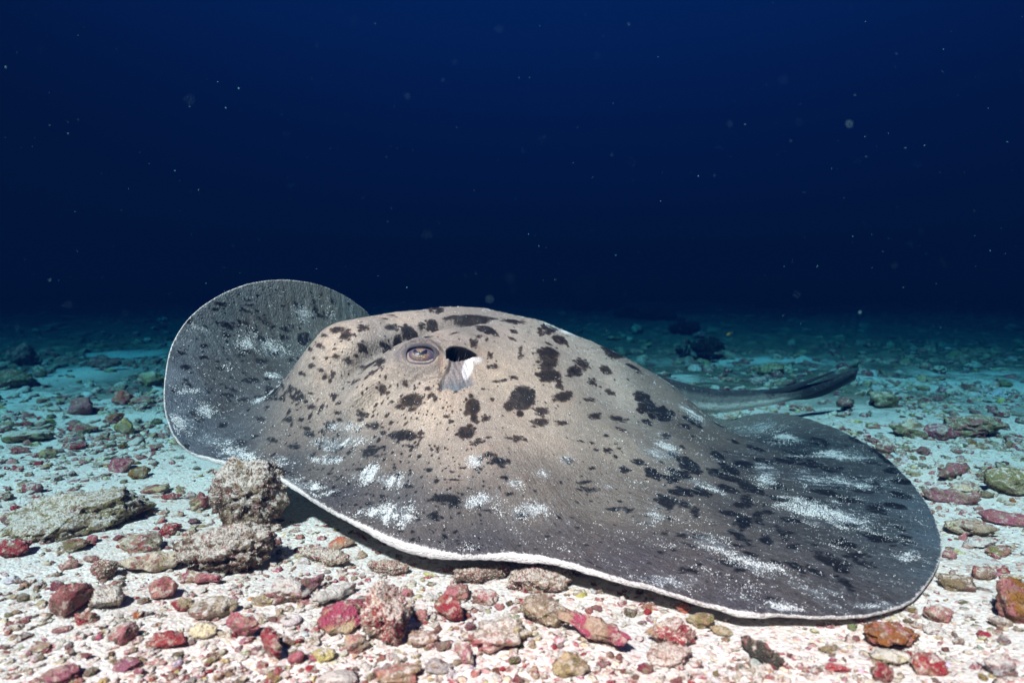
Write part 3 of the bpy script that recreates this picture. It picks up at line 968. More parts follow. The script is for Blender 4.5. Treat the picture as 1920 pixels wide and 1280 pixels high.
def mat_skin():
    t = NT('ray_skin')
    dom = t.attr('dom', 'Vector')
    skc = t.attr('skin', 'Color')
    sp = t.attr('spot')
    sa = t.attr('dust')
    ve = t.attr('vent')
    stv = t.attr('streak', 'Vector')
    # fine mottling, like shark skin
    f1 = t.noise(dom, 260, 3, 0.7)
    f2 = t.noise(dom, 60, 4, 0.6)
    f3 = t.noise(stv, 9, 4, 0.65)
    k = t.m('MULTIPLY', t.m('ADD', t.m('MULTIPLY', f1, 2.1), -0.05), t.m('ADD', t.m('MULTIPLY', f2, 0.9), 0.55))
    k = t.m('MULTIPLY', k, t.m('ADD', t.m('MULTIPLY', f3, 0.45), 0.78))
    kc = t.n('ShaderNodeCombineColor')
    for i in range(3):
        t.set(kc.inputs[i], k)
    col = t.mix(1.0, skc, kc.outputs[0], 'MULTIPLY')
    warm = t.step(t.noise(dom, 14, 3, 0.6), 0.45, 0.75)
    col = t.mix(t.m('MULTIPLY', warm, 0.25), col, t.mix(1.0, col, (1.15, 0.93, 0.80), 'MULTIPLY'))
    pale = t.m('MULTIPLY', t.step(t.voronoi(dom, 320, 'Distance'), 0.22, 0.1), 0.35)
    col = t.mix(pale, col, t.mix(1.0, col, (1.5, 1.5, 1.5), 'MULTIPLY'))
    # dark blotches with frayed edges
    edge_n = t.m('ADD', t.m('MULTIPLY', t.m('SUBTRACT', t.noise(dom, 70, 6, 0.78), 0.5), 2.5), t.m('MULTIPLY', t.m('SUBTRACT', t.noise(dom, 330, 2, 0.7), 0.5), 0.5))
    m = t.step(t.m('ADD', sp, edge_n), -0.05, 0.55)
    core = t.step(t.m('ADD', sp, edge_n), 0.1, 1.1)
    bl = t.mix(t.m('MULTIPLY', core, t.step(t.noise(dom, 38, 4, 0.7), 0.30, 0.52)), (0.085, 0.052, 0.036), (0.018, 0.012, 0.009))
    lum = t.n('ShaderNodeRGBToBW')
    t.set(lum.inputs[0], skc)
    bl = t.mix(t.step(lum.outputs[0], 0.40, 0.14), bl, (0.010, 0.011, 0.013))
    bl = t.mix(t.step(t.noise(dom, 5, 2), 0.4, 0.7), bl, t.mix(1.0, bl, (0.45, 0.6, 0.8), 'MULTIPLY'))
    col = t.mix(t.m('MULTIPLY', m, 0.98), col, bl)
    # white margin and underside
    fr = t.m('ADD', ve, t.m('MULTIPLY', t.m('SUBTRACT', t.noise(stv, 17, 4, 0.85), 0.5), 1.15))
    col = t.mix(t.step(fr, 0.33, 0.58), col, (0.80, 0.75, 0.73))
    # sand lying on the skin
    clumps = t.noise(t.mapping(stv, (1.9, 1.9, 8.5)), 3.2, 5, 0.75)
    g1 = t.voronoi(dom, 420, 'Distance')
    g1c = t.n('ShaderNodeSeparateColor')
    t.set(g1c.inputs[0], t.voronoi(dom, 420, 'Color'))
    lvl = t.m('ADD', t.m('MULTIPLY', sa, 0.55), t.m('MULTIPLY', t.m('SUBTRACT', clumps, 0.5), 2.0))
    lvl = t.m('ADD', lvl, t.m('MULTIPLY', t.m('SUBTRACT', t.noise(dom, 70, 3, 0.7), 0.5), 1.0))
    on = t.m('LESS_THAN', g1c.outputs[0], t.m('ADD', t.m('MULTIPLY', t.step(lvl, 0.14, 0.95), 0.52), t.m('MULTIPLY', sa, 0.015)))
    grains = t.m('MULTIPLY', on, t.step(g1, 0.62, 0.42))
    col = t.mix(t.m('MULTIPLY', t.step(lvl, 0.05, 1.15), 0.62), col, (0.44, 0.51, 0.56))
    col = t.mix(grains, col, (0.86, 0.90, 0.92))
    hh = t.m('ADD', t.m('MULTIPLY', f1, 0.35), t.m('MULTIPLY', grains, 1.0))
    nrm = t.bump(hh, 0.9, 0.0030)
    wrk = t.voronoi(t.mapping(dom, (1, 1, 1)), 120, 'Distance', 'DISTANCE_TO_EDGE')
    nrm = t.bump(t.m('ADD', t.m('ADD', f2, t.m('MULTIPLY', f3, 1.3)), t.m('MULTIPLY', t.step(wrk, 0.0, 0.22), 0.35)), 0.6, 0.006, nrm)
    return t.finish(col, t.m('ADD', 0.48, t.m('MULTIPLY', grains, 0.4)), nrm, 0.17)


SKIN = mat_skin()
org = np.array([0.0, 2.0, 0.0])
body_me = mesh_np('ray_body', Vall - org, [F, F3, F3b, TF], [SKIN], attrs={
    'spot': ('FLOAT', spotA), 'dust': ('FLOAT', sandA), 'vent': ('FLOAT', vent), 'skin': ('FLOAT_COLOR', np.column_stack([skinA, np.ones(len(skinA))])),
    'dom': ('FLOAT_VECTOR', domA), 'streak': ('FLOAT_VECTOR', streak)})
ray = link('stingray', body_me, label='huge stingray with dark blotches on a sandy back, lying on the rubble seabed', category='stingray')
ray.location = org
RAY_V = Vall

# ---- eye
def frame_at(n, hint=(1, 0, 0)):
    n = n / np.linalg.norm(n)
    x = np.array(hint, float)
    x -= n * (x @ n)
    x /= np.linalg.norm(x)
    return x, np.cross(n, x), n


def revolve(prof, n=32):
    """prof: list of (r, z) -> verts, quads"""
    a = np.arange(n) / n * 2 * math.pi
    V = np.concatenate([np.stack([r * np.cos(a), r * np.sin(a), np.full(n, z)], 1) for r, z in prof])
    i = np.arange(len(prof) * n).reshape(len(prof), n)
    Fq = np.stack([i[:-1], np.roll(i[:-1], -1, 1), np.roll(i[1:], -1, 1), i[1:]], -1).reshape(-1, 4)
    return V, Fq


toc = np.array([0, 0, CAM_H]) - PE
toc /= np.linalg.norm(toc)
en_ = NE * 0.55 + toc * 0.45
ax, ay, az = frame_at(en_)
pxm = 1.86 / FPX
eyeR = 29 * pxm
ec = PE + NE * 0.006
prof = [(eyeR * math.sin(a), eyeR * 0.62 * math.cos(a)) for a in np.linspace(0.02, math.pi * .62, 22)]
eV, eF = revolve(prof, 48)
eV[:, 1] *= 0.72
eW = ec + eV[:, :1] * ax + eV[:, 1:2] * ay + eV[:, 2:3] * az


def mat_eye():
    t = NT('eye_iris')
    tc_ = t.n('ShaderNodeTexCoord').outputs['Object']
    at = t.attr('rad')
    n = t.noise(tc_, 260, 3, 0.7)
    c = t.ramp(t.m('ADD', at, t.m('MULTIPLY', t.m('SUBTRACT', n, 0.5), 0.25)), [(0, (.11, .08, .07)), (0.5, (.16, .11, .10)), (0.66, (.11, .08, .10)), (0.74, (.07, .06, .13)), (0.84, (.13, .12, .14)), (1, (.07, .065, .07))])
    g = t.step(t.noise(tc_, 420, 2, 0.6), 0.56, 0.62)
    g = t.m('MULTIPLY', g, t.step(at, 0.62, 0.35))
    c = t.mix(g, c, (.60, .46, .20))
    m_ = t.finish(c, 0.25, t.bump(n, 0.2, 0.001), 0.6)
    return m_


rad = np.hypot(eV[:, 0] / eyeR, eV[:, 1] / (eyeR * .72))
eye = link('eye', mesh_np('eye', eW - org, eF, [mat_eye()], attrs={'rad': ('FLOAT', rad)}), ray)
# eyelid: thick soft skin round a squarish opening, heaviest above
def lid_ring(na=56, nr_l=11):
    A = np.arange(na) / na * 2 * math.pi
    ca, sa = np.cos(A), np.sin(A)
    p_ = 2.9
    ri = (np.abs(ca / .86) ** p_ + np.abs(sa / .74) ** p_) ** (-1 / p_)
    ri = ri * (1 - .10 * np.exp(-((A - 1.9) / .5) ** 2))
    ro = 1.42 + .16 * sa + .12 * ca
    V, tone = [], []
    for j in range(nr_l):
        f_ = j / (nr_l - 1)
        r = ri * (1 - f_) + ro * f_
        X, Y = r * ca, r * sa
        Z = .62 * np.sqrt(np.clip(1 - .60 * r ** 2, 0.01, 1)) + (.11 + .07 * np.clip(sa, 0, 1)) * math.sin(math.pi * min(1, f_ * .85 + .22)) - .55 * max(0, f_ - .5) ** 1.3
        if j == 0:
            Z = Z - .12
        Z = Z + .018 * np.sin(f_ * 21 + 2 * np.sin(A * 2)) * f_
        V.append(ec + eyeR * (X[:, None] * ax + (Y * .76)[:, None] * ay + Z[:, None] * az))
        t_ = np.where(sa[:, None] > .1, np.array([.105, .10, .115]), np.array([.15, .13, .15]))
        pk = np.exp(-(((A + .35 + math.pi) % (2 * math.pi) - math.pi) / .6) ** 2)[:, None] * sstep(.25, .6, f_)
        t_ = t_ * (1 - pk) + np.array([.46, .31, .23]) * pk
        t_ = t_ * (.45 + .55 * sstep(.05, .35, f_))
        o_ = sstep(.62, 1., f_)
        t_ = t_ * (1 - o_) + np.array([.36, .30, .26]) * o_
        tone.append(t_)
    q = np.arange(na * nr_l).reshape(nr_l, na)
    return np.concatenate(V), np.stack([q[:-1], np.roll(q[:-1], -1, 1), np.roll(q[1:], -1, 1), q[1:]], -1).reshape(-1, 4), np.concatenate(tone)


_e = NT('eyelid_skin')
_ep = _e.n('ShaderNodeNewGeometry').outputs['Position']
_en = _e.noise(_ep, 300, 4, 0.7)
LIDM = _e.finish(_e.mix(_e.m('MULTIPLY', _en, .5), _e.attr('tone', 'Color'), (.05, .045, .05)), .55, _e.bump(_en, .7, .002), .2)
lv_, lf_, lt_ = lid_ring()
lv_ = lv_ + .0008 * fbm(lv_ * 140, 2)[:, None]
link('eyelid', mesh_np('eyelid', lv_ - org, lf_, [LIDM], attrs={'tone': ('FLOAT_COLOR', np.column_stack([lt_, np.ones(len(lt_))]))}), ray)
# pupil: the dark, ragged crescent under its flap
PT = [(-.52, .34), (-.38, .40), (-.30, .22), (-.12, .13), (.10, .12), (.26, .20), (.30, .40), (.42, .36), (.40, .05), (.22, -.06), (.0, -.14), (-.22, -.16), (-.42, -.10), (-.50, .05)]
PT = np.array(PT) * np.array([.95, 1.0]) + np.array([.04, .03])
ring_ = catmull(PT, 4)
cen = np.array([-.02, .0])
pv = []
for f_ in (1.0, .6, .25):
    q = cen + (ring_ - cen) * f_
    q = q * eyeR
    zz = eyeR * 0.62 * np.sqrt(np.clip(1 - (q ** 2).sum(1) / eyeR ** 2, 0, 1)) + 0.0006 + 0.0004 * (1 - f_)
    pv.append(ec + q[:, :1] * ax + q[:, 1:2] * .8 * ay + zz[:, None] * az)
npv = len(ring_)
pV = np.concatenate(pv + [(ec + cen[0] * eyeR * ax + (eyeR * .62 + .0011) * az)[None]])
ii = np.arange(3 * npv).reshape(3, npv)
pF = np.stack([ii[:-1], np.roll(ii[:-1], -1, 1), np.roll(ii[1:], -1, 1), ii[1:]], -1).reshape(-1, 4)
pF3 = np.stack([ii[-1], np.roll(ii[-1], -1), np.full(npv, 3 * npv)], 1)
link('pupil', mesh_np('pupil', pV - org, [pF, pF3], [plain('pupil_black', (.006, .012, .03), 0.35, 0.3)]), eye)

# ---- tail fin fold (dark blade under the end of the tail) and the sting above it
DARK = NT('tail_black')
_p = DARK.n('ShaderNodeNewGeometry').outputs['Position']
_n = DARK.noise(_p, 70, 4, 0.7)
DARK = DARK.finish(DARK.mix(_n, (.006, .008, .011), (.035, .042, .05)), 0.6, DARK.bump(_n, .5, .003), .3)


def blade(name, top, bot, thick, m, parent):
    """closed blade between an upper and a lower photo outline at given depths."""
    T = spline_open(np.array([on_y(*p) for p in top]), 6)
    B = spline_open(np.array([on_y(*p) for p in bot]), 6)
    n = len(T)
    V, M_ = [], 7
    for i in range(n):
        for j in range(M_):
            f_ = j / (M_ - 1)
            c_ = T[i] * (1 - f_) + B[i] * f_
            w_ = thick * math.sin(math.pi * min(1, f_ + .12)) ** .5 * (1 - .75 * (i / (n - 1)) ** 3) + 0.0006
            V.append(c_ + np.array([0, -w_, 0]))
        for j in range(M_ - 1, -1, -1):
            f_ = j / (M_ - 1)
            c_ = T[i] * (1 - f_) + B[i] * f_
            w_ = thick * math.sin(math.pi * min(1, f_ + .12)) ** .5 * (1 - .75 * (i / (n - 1)) ** 3) + 0.0006
            V.append(c_ + np.array([0, w_, 0]))
    V = np.array(V)
    k = 2 * M_
    idx_ = np.arange(n * k).reshape(n, k)
    Fq = np.stack([idx_[:-1], np.roll(idx_[:-1], -1, 1), np.roll(idx_[1:], -1, 1), idx_[1:]], -1).reshape(-1, 4)
    caps = [idx_[0][::-1][None], idx_[-1][None]]
    return link(name, mesh_np(name, V - org, [Fq] + caps, [m]), parent)


blade('tail_fin', [(1455, 741, 2.88), (1505, 728, 2.91), (1550, 708, 2.94), (1585, 697, 2.965), (1608, 692, 2.98)],
      [(1458, 746, 2.88), (1508, 749, 2.91), (1545, 741, 2.93), (1580, 724, 2.955), (1604, 712, 2.975)], .007, DARK, ray)
blade('sting', [(1430, 733, 2.80), (1475, 724, 2.83), (1520, 710, 2.86), (1562, 695, 2.89)],
      [(1433, 742, 2.80), (1480, 734, 2.83), (1522, 716, 2.86), (1563, 698, 2.89)], .005, DARK, ray)

# ------------------------------------------------------------------ rubble, stones, coral fragments
import bmesh
_ico = {}


def ico(level):
    if level not in _ico:
        b = bmesh.new()
        bmesh.ops.create_icosphere(b, subdivisions=level, radius=1)
        _ico[level] = (np.array([v.co for v in b.verts]), np.array([[v.index for v in f.verts] for f in b.faces]))
        b.free()
    return _ico[level][0].copy(), _ico[level][1]


def shape(kind, w, d, h, seed, level=3, rough=0.5):
    """one stone or coral fragment, about w x d x h metres, base at z = 0."""
    rg = np.random.default_rng(seed)
    V, F = ico(level)
    off = rg.uniform(-50, 50, 3)
    n0 = V.copy()
    if kind in ('block', 'slab'):
        p = 3.4 if kind == 'block' else 2.6
        V /= (np.abs(V) ** p).sum(1, keepdims=True) ** (1 / p)
    low = fbm(n0 * 1.1 + off, 2)
    amp = 1 + 0.38 * low
    if kind in ('knob', 'branch'):
        k = 13 if kind == 'knob' else 22
        c = rg.normal(size=(k, 3))
        c /= np.linalg.norm(c, axis=1, keepdims=True)
        dd = ((n0[:, None] - c[None]) ** 2).sum(2)
        amp += (0.34 if kind == 'knob' else 0.30) * np.exp(-dd.min(1) / 0.10) - 0.10
    asp = np.array([w, d, h]) / max(w, d, h)
    Q = n0 * asp
    amp += 0.16 * fbm(Q * 3.2 + off, 3) + rough * 0.20 * fbm(Q * 9 + off, 2) - 0.05 * rough * np.abs(fbm(Q * 17 + off, 2))
    if level >= 4:
        amp += rough * 0.10 * np.abs(fbm(Q * 24 + off, 2)) + rough * 0.05 * fbm(Q * 48 + off, 1)
    if kind == 'pitted':
        c = rg.normal(size=(16, 3))
        c /= np.linalg.norm(c, axis=1, keepdims=True)
        dd = ((n0[:, None] - c[None]) ** 2).sum(2).min(1)
        amp -= 0.22 * np.exp(-dd / 0.03)
    if kind != 'knob':                      # broken faces
        for _ in range(7 if kind in ('block', 'slab', 'lump') else 4):
            nn_ = rg.normal(size=3)
            nn_ /= np.linalg.norm(nn_)
            cut = rg.uniform(.62, .9)
            pr = n0 @ nn_
            V -= np.clip(V @ nn_ - cut, 0, None)[:, None] * nn_ * .92
    V = V * amp[:, None]
    if kind in ('finger', 'branch'):
        x = V[:, 0]
        V[:, 1] += rg.uniform(-.5, .5) * (x * x - .4)
        V[:, 2] += rg.uniform(-.1, .35) * (x * x - .3)
        V[:, 1:] *= (1 - 0.28 * rg.uniform(-1, 1) * x)[:, None]
        V[:, 1:] *= (1 + 0.16 * np.sin(x * rg.uniform(5, 9) + rg.uniform(0, 6)))[:, None]
    V -= (V.max(0) + V.min(0)) / 2
    V /= (V.max(0) - V.min(0))
    V *= (w, d, h)
    V[:, 2] += h * 0.5
    return V, F


def ring_shape(w, h, seed):
    a = np.arange(36) / 36 * 2 * math.pi
    b = np.arange(12) / 12 * 2 * math.pi
    A, B = np.meshgrid(a, b, indexing='ij')
    R, r = w * .33, w * .16
    rr = r * (1 + .25 * np.sin(A * 1.0 + seed))
    V = np.stack([(R + rr * np.cos(B)) * np.cos(A), (R + rr * np.cos(B)) * np.sin(A) * .85, h * .5 + rr * .8 * np.sin(B)], -1).reshape(-1, 3)
    V += .0012 * fbm(V * 160, 2)[:, None]
    i = np.arange(36 * 12).reshape(36, 12)
    F = np.stack([i, np.roll(i, -1, 0), np.roll(np.roll(i, -1, 0), -1, 1), np.roll(i, -1, 1)], -1).reshape(-1, 4)
    return V, F


PAL = dict(crimson=(.33, .030, .042), pink=(.50, .20, .20), mauve=(.30, .11, .14), tan=(.46, .34, .23), cream=(.70, .60, .42), yellow=(.62, .48, .17),
           olive=(.22, .18, .075), brown=(.17, .105, .07), white=(.78, .75, .70), grey=(.42, .40, .37), amber=(.30, .11, .02), orange=(.58, .15, .07),
           magenta=(.40, .07, .12), dark=(.045, .042, .038), rose=(.42, .13, .15))


def mat_rock(name, stuff):
    t = NT(name)
    if stuff:
        tint = t.attr('tint', 'Color')
        sandy = t.attr('tint', 'Alpha')
        rnd = t.attr('rnd')
        vec = t.n('ShaderNodeNewGeometry').outputs['Position']
    else:
        oi = t.n('ShaderNodeObjectInfo')
        tint, sandy, rnd = oi.outputs['Color'], oi.outputs['Alpha'], oi.outputs['Random']
        cb = t.n('ShaderNodeCombineXYZ')
        for i in range(3):
            t.set(cb.inputs[i], t.m('MULTIPLY', rnd, 31.0 + 7 * i))
        vec = t.vadd(t.n('ShaderNodeTexCoord').outputs['Object'], cb.outputs[0])
    n1 = t.noise(vec, 26, 5, 0.68)
    n2 = t.noise(vec, 60, 4, 0.7)
    n3 = t.noise(vec, 190, 3, 0.7)
    # crusts of other colours over the base colour
    rr = t.m('FRACT', t.m('ADD', t.m('MULTIPLY', rnd, 7.31), t.m('MULTIPLY', t.noise(vec, 13, 2), 0.9)))
    sec = t.ramp(rr, [(0, (.30, .035, .045)), (.2, (.48, .18, .18)), (.36, (.24, .19, .08)), (.5, (.50, .38, .25)), (.64, (.16, .10, .07)), (.78, (.34, .06, .07)), (.9, (.58, .48, .26)), (1, (.40, .36, .32))])
    col = t.mix(t.m('MULTIPLY', t.step(n1, 0.46, 0.55), 0.88), tint, sec)
    col = t.mix(t.m('MULTIPLY', t.step(t.noise(t.mapping(vec, loc=(3, 5, 1)), 44, 5, 0.75), 0.52, 0.60), 0.6), col, t.mix(n2, (.12, .085, .05), (.42, .30, .22)))
    col = t.mix(t.m('MULTIPLY', t.step(n2, 0.54, 0.62), 0.65), col, (.60, .50, .41))
    col = t.mix(t.m('MULTIPLY', t.step(n3, 0.42, 0.30), 0.6), col, t.mix(1.0, col, (.35, .30, .28), 'MULTIPLY'))
    # fine pale turf and sand caught on the upward faces
    g = t.n('ShaderNodeNewGeometry')
    sp = t.n('ShaderNodeSeparateXYZ')
    t.set(sp.inputs[0], g.outputs['Normal'])
    f = t.m('ADD', t.m('MULTIPLY', sp.outputs['Z'], 0.55), t.m('MULTIPLY', t.m('SUBTRACT', n2, 0.5), 1.9))
    f = t.m('ADD', f, t.m('MULTIPLY', t.m('SUBTRACT', n3, 0.5), 1.3))
    f = t.m('ADD', f, t.m('MULTIPLY', t.m('SUBTRACT', sandy, 0.5), 1.5))
    col = t.mix(t.m('MULTIPLY', t.step(f, 0.25, 0.62), 0.88), col, t.mix(n3, (.58, .52, .45), (.84, .80, .74)))
    h = t.m('ADD', t.m('MULTIPLY', n2, 1.0), t.m('MULTIPLY', n3, 0.8))
    nb = t.bump(h, 1.0, 0.011)
    return t.finish(col, 0.78, nb, 0.3)


ROCK = mat_rock('coral_rubble', False)
ROCKS_MASS = mat_rock('coral_rubble_mass', True)
N_SEED = [100]
LAND = []          # landmarks: (short name, u, v)
TAKEN = []         # (u, v, radius px)


def put(name, label, cat, u, v, w, h, a, kind, colour, sand=0.4, level=4, rough=0.6, short=None, group=None, lift=0.0, dr=0.75, me=None, z_under=True):
    """a piece of rubble whose picture centre is (u, v), w x h photo pixels, stood on the seabed there."""
    N_SEED[0] += 1
    rg = np.random.default_rng(N_SEED[0])
    vb = v + h * 0.25
    p = on_z(u, max(vb, 560), 0.0)
    for _ in range(3):
        p = on_z(u, max(vb, 560), float(ground_h(p[0], p[1])[0]))
    Y = p[1]
    sphi = min(0.8, (v - 530) / FPX)
    wm, hm = w * Y / FPX, h * Y / FPX
    yaw = math.atan2(math.sin(math.radians(a)) / max(sphi, 0.25), math.cos(math.radians(a)))
    ln = wm / max(0.45, abs(math.cos(yaw)) + 0.35 * abs(math.sin(yaw)))
    D = ln * dr if kind not in ('finger', 'branch') else min(ln * 0.42, hm * 1.1)
    H = max(0.38 * min(D, ln), hm - abs(D * math.cos(yaw)) * sphi * 0.8)
    if kind == 'slab':
        H = max(0.22 * ln, H * 0.8)
    if kind == 'ring':
        V, F = ring_shape(ln, ln * .3, N_SEED[0])
    else:
        V, F = shape(kind, ln * 1.04, D * 1.04, H * 1.22, N_SEED[0], level, rough)
        V[:, 2] -= H * 0.16
    o = link(name, mesh_np(name, V, F, [ROCK]), label=label, category=cat)
    if group:
        o['group'] = group
    o.location = (p[0], p[1], p[2] + lift)
    o.rotation_euler = (rg.uniform(-.12, .12), rg.uniform(-.12, .12), yaw)
    c = PAL[colour]
    j = rg.uniform(.88, 1.14, 3)
    o.color = (*(np.array(c) * j), sand)
    if short:
        LAND.append((short, u, v))
    TAKEN.append((u, v, 0.5 * max(w, h)))
    return o


FRAG, STONE, BOULD = 'coral fragment', 'stone', 'boulder'
